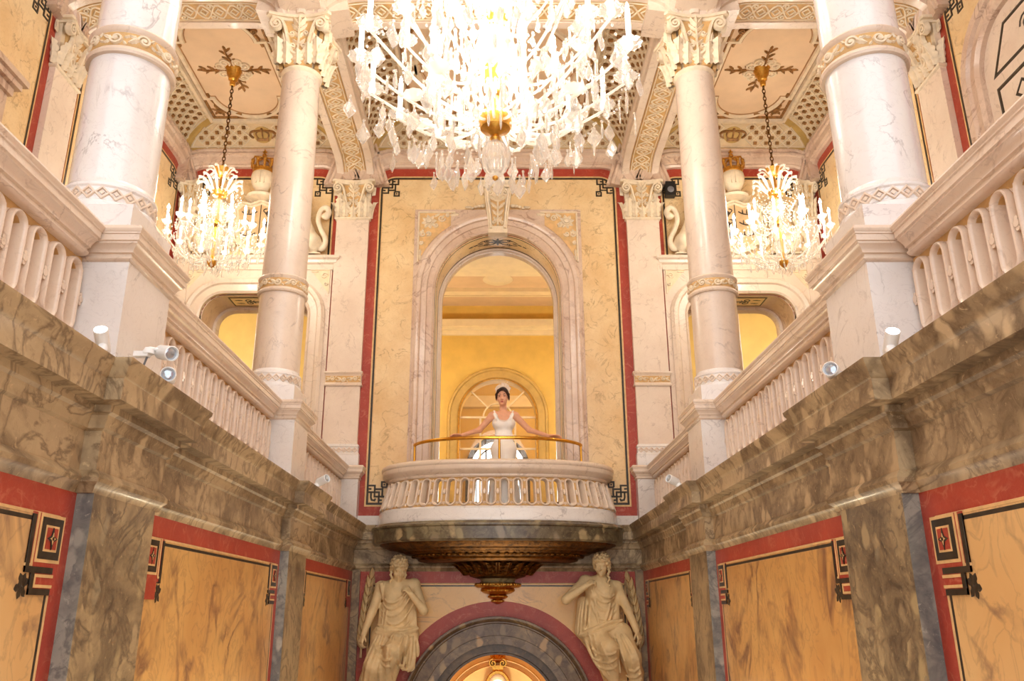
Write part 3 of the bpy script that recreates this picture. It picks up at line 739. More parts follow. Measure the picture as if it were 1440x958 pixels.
obj('ceiling_beam', bm_, M['roomtrim'], ce)
md = MB(); md.lathe([(.0, 6.22), (.12, 6.23), (.16, 6.26), (.26, 6.27), (.3, 6.29), (.3, 6.3)], 24, (0, 15.3, 0)); obj('ceiling_medallion', md, M['roomtrim'], ce)
co = MB(); co.box(-2.62, 2.62, Y1 - .06, Y1, 5.62, 5.72); co.box(-2.62, 2.62, Y1 - .12, Y1, 5.72, 5.78); co.box(-2.62, 2.62, Y1 - .2, Y1, 5.78, 5.93); struct(trim(), co, M['roomtrim'])
rf = MB(); rf.box(-2.7, 2.7, YB, 21.3, .95, ZG - .02); struct('floor', rf, M['floor'])
fM = lambda u, v, d: (u, Y1 - d, v)
df = MB(); df.sweep(dl, [(0, 0), (0, .05), (.05, .07), (.06, .05), (.19, .06), (.21, .09), (.25, .09), (.27, .05), (.27, 0)], fM); dr = struct('door_1', df, M['olive'])
dg = MB(); dg.sweep(dl, [(.005, .04), (.005, .075), (.035, .085), (.05, .06), (.05, .04)], fM); obj('gilded_moulding', dg, M['gold'], dr)
mu = MB(); zc = 3.85; fQ = lambda u, v, d: (u, Y1 + .06 - d, v)
mu.rect(-.8, .8, zc - .02, zc + .02, .001, .033, fQ)
strip(mu, [(.3 * math.cos(PI * k / 20), zc + .3 * math.sin(PI * k / 20)) for k in range(21)], .02, .002, .036, fQ)
for a in (45, 135): mu.prism([(.3 * math.cos(math.radians(a)) + .015 * s * math.sin(math.radians(a)), zc + .3 * math.sin(math.radians(a)) - .015 * s * math.cos(math.radians(a))) for s in (1, -1)] + [(.8 * math.cos(math.radians(a)) + .015 * s * math.sin(math.radians(a)), zc + .8 * math.sin(math.radians(a)) - .015 * s * math.cos(math.radians(a))) for s in (-1, 1)], 0, .03, fQ)
for x in (-.36, .36): mu.rect(x - .02, x + .02, ZG, zc, 0, .028, fQ)
mu.rect(-.8, .8, 3.17, 3.21, .001, .032, fQ)
obj('glazing_bar', mu, M['plaster'], dr)
gp = MB(); gp.span([dl[0], dl[-1]], dl, .012, .018, fQ); obj('glass_pane', gp, M['pane'], dr)
r2 = MB(); r2.box(-2.7, 2.7, 21.2, 21.3, .9, 6.4); r2.box(-2.7, -2.6, Y1 + .25, 21.2, .9, 6.4); r2.box(2.6, 2.7, Y1 + .25, 21.2, .9, 6.4); struct('wall_far_room', r2, M['wallpaint'])
c2 = MB(); c2.box(-2.7, 2.7, Y1 + .25, 21.3, 5.9, 6.0); struct('ceiling', c2, M['roomceil'])
k2 = MB(); k2.box(-2.6, 2.6, 21.0, 21.2, 5.08, 5.38); struct(trim(), k2, M['roomtrim'])
wl = archline(0, .74, ZG, 3.50, n=30); fV = lambda u, v, d: (u, 21.18 - d, v)
wp = MB(); wp.span([wl[0], wl[-1]], wl, 0, .01, fV); wn = struct('window_1', wp, M['windowglow'])
wf = MB(); wf.sweep(wl, [(-.05, 0), (-.05, .06), (.08, .08), (.08, 0)], fV); wf.sweep(archline(0, .55, ZG, 3.50, n=30), [(-.02, 0), (-.02, .04), (.02, .04), (.02, 0)], fV)
for x in (-.3, 0, .3): wf.rect(x - .02, x + .02, ZG, 4.0 if x else 4.2, 0, .04, fV)
wf.rect(-.74, .74, 3.48, 3.52, 0, .04, fV)
for s in (1, -1):
    strip(wf, spiral(s * .42, 3.68, .1, 1.5, 0, s, 16), .012, 0, .04, fV); strip(wf, spiral(s * .15, 3.72, .09, 1.5, 0, s, 16), .012, 0, .04, fV)
obj('window_frame', wf, M['dark'], wn)
def lamp(nm, loc, e, col=(1, .8, .5), r=.2):
    lt = bpy.data.lights.new(nm, 'POINT'); lo = bpy.data.objects.new(nm, lt); COL.objects.link(lo); lo.location = loc; lt.energy = e; lt.color = col; lt.shadow_soft_size = r; return lo
lamp('balcony_room_lamp', (2.0, 14.6, 3.9), LP['room'], (1, .96, .84)); lamp('balcony_room_lamp', (-2.0, 14.6, 3.9), LP['room'], (1, .96, .84)); lamp('far_room_lamp', (1.4, 18.6, 5.0), LP['room2'])
# lower passage
pw = MB(); pw.box(-2.0, 2.0, 13.0, 13.1, -3, 1.0); pw.box(-2.02, -1.92, YB + .6, 13.1, -3, 1.0); pw.box(1.92, 2.02, YB + .6, 13.1, -3, 1.0); pw.box(-2.02, 2.02, YB + .6, 13.1, .8, .9)
ps = struct('wall_passage', pw, M['passage'])
fP = lambda u, v, d: (u, 13.0 - d, v)
mo = MB()
for r, wd in ((.80, .012), (.72, .008), (.46, .014)):
    mo.sweep([(r * math.cos(PI - PI * k / 40), -1.45 + r * math.sin(PI - PI * k / 40)) for k in range(41)], [(-wd, 0), (-wd, .03), (0, .045), (wd, .03), (wd, 0)], fP)
obj('lunette_moulding', mo, M['ochre'], ps)
lamp('passage_lamp', (0, 12.2, -2.7), LP['low'], (1, .86, .6))
lamp('hall_fill', (0, 3.0, 6.0), LP['hall'], (1, 1, .98), .5); lamp('stair_fill', (0, 5.2, -1.7), LP['stair'], (1, .95, .86), .9); lamp('landing_fill', (0, .5, .72), LP['land'], (1, .95, .86), .5)  # bare lamps out of view, added to brighten walls and inner faces
cw = thing('crown_ornament', 'small gilded crown and scroll ornament on the yellow lunette under the arch', 'ornament', (0, 13.0, -.75))
fP2 = lambda u, v, d: (u, 13.0 - d, v - .13)
cm = MB()
for k in range(7): leaf2(cm, 0, -.56, PI / 2 + (k - 3) * .42, .15, .035, .01, .05, fP2, 3)
for s in (1, -1): strip(cm, spiral(s * .07, -.57, .06, 1.5, PI / 2, -s, 16), .014, .01, .05, fP2)
cm.rect(-.08, .08, -.66, -.6, 0, .04, fP2)
for k in range(5): cm.ball((-.06 + .03 * k, 12.96, -.80), .017, 8, 6)
obj('crown', cm, M['gold'], cw)
me_ = MB(); strip(me_, [(.17 * math.cos(2 * PI * k / 30), -.93 + .24 * math.sin(2 * PI * k / 30)) for k in range(30)], .03, 0, .06, fP2, True); obj('oval_frame', me_, M['gold'], cw)
me_ = MB(); me_.prism([(.15 * math.cos(2 * PI * k / 30), -.93 + .22 * math.sin(2 * PI * k / 30)) for k in range(30)], 0, .02, fP2); obj('medallion', me_, M['stucco'], cw)
me_ = MB(); me_.tube([(.10 * math.cos(2 * PI * k / 24), 12.94, -1.03 + .10 * math.sin(2 * PI * k / 24)) for k in range(24)], .013, 6, True); obj('lamp_ring', me_, M['ringglow'], cw)
# ------------------------------------------------------------------ ribs and coved ceilings
RIB = [(0, -.27), (0, -.17), (.022, -.16), (.022, .16), (0, .17), (0, .27), (.06, .275), (.075, .25), (.19, .245), (.21, .275), (.26, .28), (.26, .22), (.75, .22),
       (.75, -.22), (.26, -.22), (.26, -.28), (.21, -.275), (.19, -.245), (.075, -.25), (.06, -.275)]
def rib(u0, u1, f, zb=6.06, zt=6.32, rx=.42):
    path = rrect(u0, u1, zb, zt, rx, 8, zt - zb)[1:-1]
    r = MB(); r.sweep(path, RIB, f); o = struct(trim(), r, M['cream'])
    g = MB(); g.sweep(path, [(.03, -.158), (.012, -.156), (.012, .156), (.03, .158)], f); obj('soffit_ground', g, M['ochre'], o)
    h, L = pathmap(path, f, -1); fn = lambda s, w, d: h(s, w, d - .012)
    t = MB(); n = max(3, round((L - .2) / .34)); p = (L - .2) / n
    def pts(a, ph, A=.105): return [(.1 + a + k * p / 10, A * math.sin(PI * (k / 10) * 2 + ph)) for k in range(11)]
    for i in range(n):
        a = i * p
        for ph in (0, PI): strip(t, pts(a, ph), .011, .0 if ph else .0006, .0105 if ph else .0125, fn)
        c = .1 + a + p * .25
        for cc in (c, c + p * .5):
            strip(t, [(cc - .045, 0), (cc, .05), (cc + .045, 0), (cc, -.05)], .008, .001, .0145, fn, True)
        strip(t, spiral(.1 + a + p * .5, .085, .04, 1.2, 0, 1, 12), .008, .0015, .0155, fn); strip(t, spiral(.1 + a + p * .5, -.085, .04, 1.2, 0, -1, 12), .008, .0015, .0155, fn)
    for w in (-.135, .135): strip(t, [(.05 + (L - .1) * k / 24, w) for k in range(25)], .008, 0, .01, fn)
    obj('interlace_relief', t, M['stucco'], o)
for s in (1, -1):
    SX = s
    rib(YC[1] + .24, YB - .05, lambda u, v, d: (-XC + d, u, v))
    rib(YC[0] + .24, YC[1] - .24, lambda u, v, d: (-XC + d, u, v))
    rib(-XO + .04, -XC - .24, lambda u, v, d: (u, YC[1] + d, v))
    b = MB(); b.box(-XC - .25, -XC + .25, YC[1] - .25, YC[1] + .25, 6.05, 7.2); b.box(-XC - .25, -XC + .25, YC[0] - .25, YC[0] + .25, 6.05, 7.2); struct(trim(), b, M['cream'])
    SX = 1
rib(-XC + .24, XC - .24, lambda u, v, d: (u, YC[1] + d, v))

def cove(x0, x1, y0, y1, W, Wy, z0, z1, pitch=.165, crown=None):
    H = z1 - z0; grd = MB(); ol = MB(); lat = MB(); ro = MB(); cr = MB()
    sides = [((x0, y1), (1, 0), (0, -1), x1 - x0, Wy, W), ((x1, y0), (-1, 0), (0, 1), x1 - x0, Wy, W), ((x0, y0), (0, 1), (1, 0), y1 - y0, W, Wy), ((x1, y1), (0, -1), (-1, 0), y1 - y0, W, Wy)]
    for P, al, inn, A, w, wa in sides:
        Lc = .5 * PI * math.sqrt((w * w + H * H) / 2)
        def f(a, b, d, P=P, al=al, inn=inn, w=w, Lc=Lc):
            th = min(1, b / Lc) * PI / 2; h = w * (1 - math.cos(th)); q = H * math.sin(th)
            nx = H * math.cos(th); nz = -w * math.sin(th); n = math.hypot(nx, nz) + 1e-9
            return (P[0] + al[0] * a + inn[0] * (h + nx / n * d), P[1] + al[1] * a + inn[1] * (h + nx / n * d), z0 + q + nz / n * d)
        hin = lambda b, wa=wa, Lc=Lc: wa * (1 - math.cos(min(1, b / Lc) * PI / 2))
        rows = []
        for j in range(13):
            b = Lc * j / 12; i = hin(b); rows.append([f(i + (A - 2 * i) * k / 8, b, 0) for k in range(9)])
        grd.grid(rows)
        e = .06
        # olive borders
        ol.grid([[f(hin(b) + o_, b, .006) for o_ in (0, .075)] for b in [Lc * j / 12 for j in range(13)]])
        ol.grid([[f(A - hin(b) - o_, b, .006) for o_ in (0, .075)] for b in [Lc * j / 12 for j in range(13)]])
        ol.grid([[f(A * k / 8, b, .006) for b in (0, .05)] for k in range(9)])
        strip(lat, [(hin(b) + .1, b) for b in [.07 + (Lc - .12) * j / 10 for j in range(11)]], .01, 0, .02, f)
        strip(lat, [(A - hin(b) - .1, b) for b in [.07 + (Lc - .12) * j / 10 for j in range(11)]], .01, 0, .02, f)
        strip(lat, [(hin(.07) + .1, .07), (A - hin(.07) - .1, .07)], .01, 0, .02, f); strip(lat, [(hin(Lc - .05) + .1, Lc - .05), (A - hin(Lc - .05) - .1, Lc - .05)], .01, 0, .02, f)
        nb = int(Lc / (pitch / 2)) + 1; na = int(A / (pitch / 2)) + 1; hp = pitch / 2
        ca = crown[0] if (crown and P == (x0, y1)) else None
        for i in range(na):
            for j in range(nb):
                if (i + j) % 2: continue
                a = A / 2 + (i - na // 2) * hp; b = .09 + hp * .5 + j * hp
                if b > Lc - .08 or a - hin(b) < .15 or A - a - hin(b) < .15: continue
                if ca is not None and abs(P[0] + a - ca) < .22: continue
                strip(lat, [(a - hp, b), (a, b + hp), (a + hp, b), (a, b - hp)], .0095, 0, .018, f, True)
                for k in range(4):
                    q = PI / 4 + k * PI / 2; c = (a + .017 * math.cos(q), b + .017 * math.sin(q))
                    ro.prism([(c[0] + .017 * math.cos(m * PI / 3), c[1] + .017 * math.sin(m * PI / 3)) for m in range(6)], 0, .016, f)
        if ca is not None:
            a = ca - P[0]; b = Lc * .5
            ol.prism([(a + .14 * math.cos(k * PI / 10), b + .13 * math.sin(k * PI / 10)) for k in range(20)], .0, .012, f)
            cr.prism([(a - .085, b - .10), (a + .085, b - .10), (a + .09, b - .05), (a - .09, b - .05)], 0, .05, f)
            for k in range(5):
                x = (k - 2) * .042; strip(cr, bez((a + x * 1.6, b - .05), (a + x * 3.0, b + .02), (a + x * 2.0, b + .08), (a, b + .075), 8), .014, 0, .05, f)
            cr.prism([(a + .02 * math.cos(k * PI / 4), b + .10 + .02 * math.sin(k * PI / 4)) for k in range(8)], 0, .05, f)
    c = struct('ceiling', grd, M['ceilfield'])
    obj('olive_border', ol, M['olive'], c); obj('lattice_relief', lat, M['stucco'], c); obj('gilded_rosettes', ro, M['rosgold'], c)
    if crown: obj('crown_relief', cr, M['ceilgold'], c)
    fl = MB(); fl.box(x0 + W - .01, x1 - W + .01, y0 + Wy - .01, y1 - Wy + .01, z1, z1 + .08); obj('flat_panel', fl, M['ceil'], c)
    ix0, ix1, iy0, iy1 = x0 + W, x1 - W, y0 + Wy, y1 - Wy
    fz = lambda u, v, d: (u, v, z1 - d)
    fm = MB(); gd = MB(); dk = MB()
    strip(fm, [(ix0 + .02, iy0 + .02), (ix1 - .02, iy0 + .02), (ix1 - .02, iy1 - .02), (ix0 + .02, iy1 - .02)], .035, 0, .05, fz, True)
    strip(gd, [(ix0 + .08, iy0 + .08), (ix1 - .08, iy0 + .08), (ix1 - .08, iy1 - .08), (ix0 + .08, iy1 - .08)], .02, 0, .025, fz, True)
    cx, cy = (ix0 + ix1) / 2, (iy0 + iy1) / 2; hw, hl = (ix1 - ix0) / 2 - .10, (iy1 - iy0) / 2 - .10
    R_ = hw - .12; q = []
    yb = hl - R_
    q += [(cx - hw, cy - yb), (cx - hw, cy + yb), (cx - R_, cy + yb)]
    q += [(cx + R_ * math.cos(PI - PI * k / 20), cy + yb + R_ * math.sin(PI * k / 20)) for k in range(1, 20)]
    q += [(cx + R_, cy + yb), (cx + hw, cy + yb), (cx + hw, cy - yb), (cx + R_, cy - yb)]
    q += [(cx + R_ * math.cos(-PI * k / 20), cy - yb - R_ * math.sin(PI * k / 20)) for k in range(1, 20)]
    q += [(cx - R_, cy - yb)]
    strip(fm, q, .035, 0, .035, fz, True)
    strip(dk, [(cx + (x - cx) * .93, cy + (y - cy) * .955) for x, y in q], .008, 0, .012, fz, True)
    for s in (1, -1):
        for t in (1, -1):
            X, Y = cx + s * (hw - .12), cy + t * (hl - .14)
            for r, a0, ox, oy in ((.07, 0, 0, 0), (.045, 1, -.10, .02), (.045, 2, .02, -.13)):
                strip(gd, spiral(X + s * ox, Y + t * oy, r, 1.4, a0, s * t, 16), .014, 0, .03, fz)
            for k in range(6): leaf2(gd, X, Y, k * PI / 3 + .4, .13, .028, 0, .035, fz, 3)
            strip(gd, bez((X - s * .28, Y + t * .08), (X - s * .1, Y + t * .02), (X + s * .05, Y - t * .15), (X + s * .06, Y - t * .42), 12), .022, 0, .03, fz)
    obj('panel_frame', fm, M['stucco'], c); obj('gilded_scroll', gd, M['ceilgold'], c); obj('line_moulding', dk, M['linebrown'], c)
for s in (1, -1):
    SX = s
    cove(-XO + .02, -XC - .24, YC[1] + .24, YB - .1, .48, .36, 6.56, 6.86, crown=(-3.5,))
    SX = 1
cove(-XC + .24, XC - .24, YC[1] + .24, YB - .1, .55, .42, 6.56, 6.90)
# ceilings of the nearer bays (overhead, outside the frame)
rf = MB(); rf.box(-XO - .3, XO + .3, -1.0, YC[1] - .2, 7.15, 7.3); rf.box(-XO - .3, XO + .3, YC[1] - .2, YB + .6, 7.15, 7.3); struct('ceiling', rf, M['ceil'])

# ------------------------------------------------------------------ capitals, columns, pilasters
def leaf3(mb, f, u, v0, h, w, curl, d0, lobes=4):
    """acanthus leaf standing against a face, tip curling outwards; f(u,v,d)"""
    n = 20; rows = []
    for i in range(n + 1):
        t = i / n
        vv = v0 + h * (t if t < .8 else .8 + .2 * math.sin((t - .8) / .2 * PI * .5) * (1 - .5 * (t - .8) / .2))
        dd = d0 + curl * t ** 3 + .012
        ww = w * (.55 + .45 * math.sin(PI * min(1, t * 1.05))) * (.62 + .38 * abs(math.sin(t * PI * lobes))) * (1 if t < .85 else max(.12, 1 - (t - .85) / .15))
        rows.append([f(u + ww * q, vv - curl * .35 * max(0, t - .8) / .2 * abs(q), dd + .022 * (1 - abs(q)) + (.012 if q == 0 else 0) - .010 * abs(q) ** 2 + .008 * (abs(q) == .5)) for q in (-1, -.75, -.5, -.2, 0, .2, .5, .75, 1)])
    mb.grid(rows)
    return mb
def cap_face(f, hw, z0, z1, leafm, volm, flm, gm):
    H = z1 - z0
    for s in (1, -1):
        # S-shaped stem ending in the corner volute
        e = (s * hw * .92, z0 + H * .74)
        st = bez((s * .015, z0 + H * .20), (s * hw * .55, z0 + H * .22), (s * hw * .40, z0 + H * .92), (s * hw * .86, z0 + H * .90), 14)
        strip(volm, st, .021, .0, .04, lambda u, v, d: f(u, v, d + .035 * (abs(u) / hw) ** 2))
        strip(volm, spiral(s * hw * .88, z0 + H * .775, .066, 1.7, PI / 2, -s, 26, .1), .0165, .02, .075, f)
        volm.prism([(s * hw * .88 + .05 * math.cos(k * PI / 6), z0 + H * .775 + .05 * math.sin(k * PI / 6)) for k in range(12)], 0, .045, f)
        leaf3(leafm, lambda u, v, d: f(u, v, d), s * hw * .78, z0 + .01, H * .52, hw * .30, .07, .0)
        leaf3(leafm, f, s * hw * .42, z0 + .005, H * .42, hw * .26, .06, .0)
        for (zz, a, L_) in ((.40, .8, .10), (.55, .9, .11), (.68, .8, .12)): leaf2(flm, 0, z0 + H * zz, a if s > 0 else PI - a, L_, .03, .0, .035, f, 3)
        strip(flm, spiral(s * .055, z0 + H * .36, .035, 1.3, -PI / 2, s, 12), .012, 0, .035, f); strip(flm, spiral(s * .075, z0 + H * .62, .03, 1.3, PI, -s, 12), .01, 0, .03, f)
        leaf2(flm, s * hw * .62, z0 + H * .62, -PI / 2 - s * .2, .15, .035, .02, .05, f, 4)
    strip(flm, [(0, z0 + H * .1), (0, z0 + H * .8)], .012, 0, .03, f)
    for a in (PI / 2, PI / 2 + .55, PI / 2 - .55): leaf2(flm, 0, z0 + H * .76, a, .13, .034, .01, .055, f, 3)
    leaf3(leafm, f, 0, z0, H * .30, hw * .24, .04, .0)
    gm.prism([(-hw * .55, z0), (hw * .55, z0), (hw * .72, z0 + H * .9), (-hw * .72, z0 + H * .9)], -.04, .004, f)
def wave_band(mb, f, u0, u1, n, v, h):
    p = (u1 - u0) / n
    for i in range(n):
        a = u0 + i * p; s = 1 if i % 2 == 0 else -1
        strip(mb, spiral(a + p * .55, v + s * h * .04, h * .40, 1.5, PI, -s, 22, .12), h * .10, 0, h * .17, f)
        mb.prism([(a + p * .55 + h * .11 * math.cos(k * PI / 4), v + s * h * .04 + h * .11 * math.sin(k * PI / 4)) for k in range(8)], 0, h * .2, f)
        strip(mb, bez((a, v - s * h * .30), (a + p * .1, v - s * h * .2), (a + p * .12, v + s * h * .1), (a + p * .55 - h * .34, v + s * h * .04), 8), h * .07, 0, h * .13, f)
        leaf2(mb, a + p * .02, v - s * h * .28, s * .55, p * .45, h * .20, 0, h * .16, f, 3); leaf2(mb, a + p * .02, v + s * h * .26, -s * .25, p * .34, h * .16, 0, h * .14, f, 3); leaf2(mb, a + p * .80, v + s * h * .20, s * .9, p * .2, h * .11, 0, h * .12, f, 2); leaf2(mb, a + p * .82, v - s * h * .05, -s * .5, p * .26, h * .13, 0, h * .13, f, 2)
def diamonds(mb, f, u0, u1, n, v, h):
    p = (u1 - u0) / n
    for i in range(n):
        a = u0 + (i + .5) * p
        strip(mb, [(a - p * .46, v), (a, v + h * .46), (a + p * .46, v), (a, v - h * .46)], .0075, 0, .012, f, True)
        mb.prism([(a - p * .2, v), (a, v - h * .2), (a + p * .2, v), (a, v + h * .2)], 0, .010, f)
def capital(par_root, x, y, z0, z1, kind):
    H = z1 - z0
    core = MB(); gm = MB(); leafm = []; abm = MB()
    cap = None
    if kind == 'col':
        core.lathe([(.18, z0), (.196, z0 + .02), (.2, z0 + H * .4), (.225, z0 + H * .8), (.26, z0 + H * .9)], 32, (x, y, 0))
        pts = lambda R, q: [(x + (R * math.cos(a) if False else 0), y) for a in (0,)]
        def plan(h, sag):
            o = []
            for k in range(4):
                a = PI / 4 + k * PI / 2; b = a + PI / 2
                A = Vector((math.cos(a), math.sin(a))) * h * 1.414; B = Vector((math.cos(b), math.sin(b))) * h * 1.414
                m = Vector((math.cos((a + b) / 2), math.sin((a + b) / 2))); tn = (B - A).normalized()
                A2 = A + tn * .035; B2 = B - tn * .035
                for t in range(9):
                    q = t / 8; p = A2.lerp(B2, q) - m * sag * math.sin(PI * q); o.append((x + p.x, y + p.y))
            return o
        F3 = lambda u, v, d: (u, v, d)
        abm.prism(plan(.315, .06), z0 + H * .885, z0 + H * .94, F3); abm.prism(plan(.345, .065), z0 + H * .94, z1, F3)
        faces = [(lambda c, s: (lambda u, v, d: (x + (.205 + .05 * max(0, (v - z0) / H) + d) * c - u * s, y + (.205 + .05 * max(0, (v - z0) / H) + d) * s + u * c, v)))(math.cos(k * PI / 2), math.sin(k * PI / 2)) for k in range(4)]
        hw = .265
    else:
        ax = kind      # mapping f(u,v,d) of the wall
        core.prism([(-.235, z0), (.235, z0), (.25, z0 + H * .9), (-.25, z0 + H * .9)], -.01, .07, ax)
        for z_a, z_b, k in ((z0 + H * .885, z0 + H * .94, .27), (z0 + H * .94, z1, .31)):
            o = [(-k, -.01), (-k, .11 + k * .25), (-k + .04, .125 + k * .25)] + [(-k + .04 + (2 * k - .08) * t / 8, .125 + k * .25 - .05 * math.sin(PI * t / 8)) for t in range(1, 8)] + [(k - .04, .125 + k * .25), (k, .11 + k * .25), (k, -.01)]
            abm.prism(o, z_a, z_b, lambda u, v, d: ax(u, d, v))
        f0 = lambda u, v, d: ax(u, v, .07 + .05 * max(0, (v - z0) / H) + d)
        faces = [f0, lambda u, v, d: ax(-.235 - .03 * max(0, (v - z0) / H) - d, v, .03 + u * .2), lambda u, v, d: ax(.235 + .03 * max(0, (v - z0) / H) + d, v, .03 + u * .2)]
        hw = .26
    cap = obj('capital', core, M['stucco'], par_root)
    obj('abacus', abm, M['stucco'], cap)
    for i, f in enumerate(faces):
        lm, vm, fm = MB(), MB(), MB()
        if kind != 'col' and i > 0:
            leaf3(lm, f, 0, z0, H * .52, .3, .06, .0); strip(vm, spiral(0, z0 + H * .775, .066 * 1, 1.7, PI / 2, 1, 20), .016, .0, .05, f)
        else:
            cap_face(f, hw, z0, z1, lm, vm, fm, gm)
        obj('acanthus_leaves', lm, M['stucco'], cap, ang=60); obj('volutes', vm, M['stucco'], cap)
        if fm.v: obj('palmette', fm, M['stucco'], cap)
    obj('ochre_ground', gm, M['ochre'], cap)

CAPP = [(0, 1.60), (.010, 1.605), (.017, 1.615), (.017, 1.626), (.009, 1.633), (.009, 1.645), (.022, 1.649), (.022, 1.657), (.028, 1.672), (.044, 1.69), (.050, 1.694), (.050, 1.704), (.059, 1.708), (.059, 1.744), (.065, 1.747), (.065, 1.756), (.071, 1.762), (.075, 1.775), (.071, 1.788), (.062, 1.793), (.062, 1.80)]
FXY = lambda x, y, z: (x, y, z)
ZT = 1.83; mz = lambda z: ZT - (1.80 - z) * .87
CAPP = [(o, mz(z)) for o, z in CAPP]
def sq(x, y, h): return [(x + h, y - h), (x - h, y - h), (x - h, y + h), (x + h, y + h)]    # clockwise: left normal points out
def pedestal(x, y, lab):
    r = thing('pedestal', lab, 'pedestal', (x, y, ZG), 'column pedestals on the gallery parapets')
    s = MB(); s.box(x - .265, x + .265, y - .265, y + .265, ZG, 1.68); obj('die', s, M['white'], r)
    c = MB(); c.sweep(sq(x, y, .265), CAPP + [(-.1, ZT), (-.1, mz(1.6))], FXY, True); c.box(x - .2, x + .2, y - .2, y + .2, 1.72, ZT); obj('cap_moulding', c, M['cream'], r)
    b = MB(); b.sweep(sq(x, y, .265), [(-.05, ZG), (.03, ZG), (.03, 1.13), (.015, 1.15), (0, 1.17), (-.05, 1.17)], FXY, True); obj('base_moulding', b, M['white'], r)
def column(x, y, lab, st='white'):
    r = thing('column', lab, 'column', (x, y, ZT), 'round marble columns')
    b = MB(); b.box(x - .25, x + .25, y - .25, y + .25, ZT, 1.985); obj('plinth', b, M['white'], r)
    b = MB(); b.lathe([(.2, 1.975), (.245, 1.98), (.25, 2.0), (.245, 2.02), (.232, 2.03), (.232, 2.10), (.24, 2.11), (.24, 2.125), (.224, 2.14), (.218, 2.16)], 48, (x, y, 0)); bb = obj('base', b, M['white'], r)
    cyl = lambda R: (lambda u, v, d: (x + (R + d) * math.cos(u / R), y + (R + d) * math.sin(u / R), v))
    d_ = MB(); diamonds(d_, cyl(.232), 0, 2 * PI * .232, 22, 2.065, .066); obj('diamond_relief', d_, M['cream'], bb)
    s = MB(); s.lathe([(.218, 2.14), (.216, 2.95)], 56, (x, y, 0)); obj('lower_shaft', s, M[st], r)
    s = MB(); s.lathe([(.21, 2.925), (.236, 2.93), (.243, 2.945), (.238, 2.96), (.229, 2.968), (.226, 2.972), (.226, 3.062), (.23, 3.066), (.238, 3.076), (.243, 3.09), (.236, 3.102), (.206, 3.11)], 56, (x, y, 0)); rb = obj('ring_band', s, M['cream'], r)
    o_ = MB(); o_.lathe([(.2265, 2.974), (.2275, 2.98), (.2275, 3.056), (.2265, 3.06)], 56, (x, y, 0)); obj('ochre_ground', o_, M['ochre'], rb)
    w = MB(); wave_band(w, cyl(.2275), 0, 2 * PI * .2275, 10, 3.018, .086); obj('scroll_relief', w, M['stucco'], rb)
    s = MB(); s.lathe([(.213, 3.08), (.212, 3.6), (.208, 4.4), (.201, 5.2), (.196, 5.44)], 56, (x, y, 0)); obj('upper_shaft', s, M[st], r)
    s = MB(); s.lathe([(.19, 5.42), (.2, 5.43), (.215, 5.445), (.22, 5.46), (.215, 5.475), (.2, 5.49), (.19, 5.49)], 48, (x, y, 0)); obj('astragal', s, M['stucco'], r)
    capital(r, x, y, 5.48, 6.06, 'col')
for s, nm in ((1, 'left'), (-1, 'right')):
    SX = s
    for y, q in ((YC[0], 'near'), (YC[1], 'far')):
        pedestal(-2.095, y, {'near': 'large veined marble pedestal under the thick near %s column' % nm, 'far': 'marble pedestal under the slimmer looking far %s column, beside the balcony' % nm}[q])
        column(-XC, y, {'near': 'thick near %s white marble column cut off by the top of the photo' % nm, 'far': 'far %s white marble column with its whole leafy capital in view' % nm}[q], 'white' if q == 'near' else 'dim_white')
    SX = 1
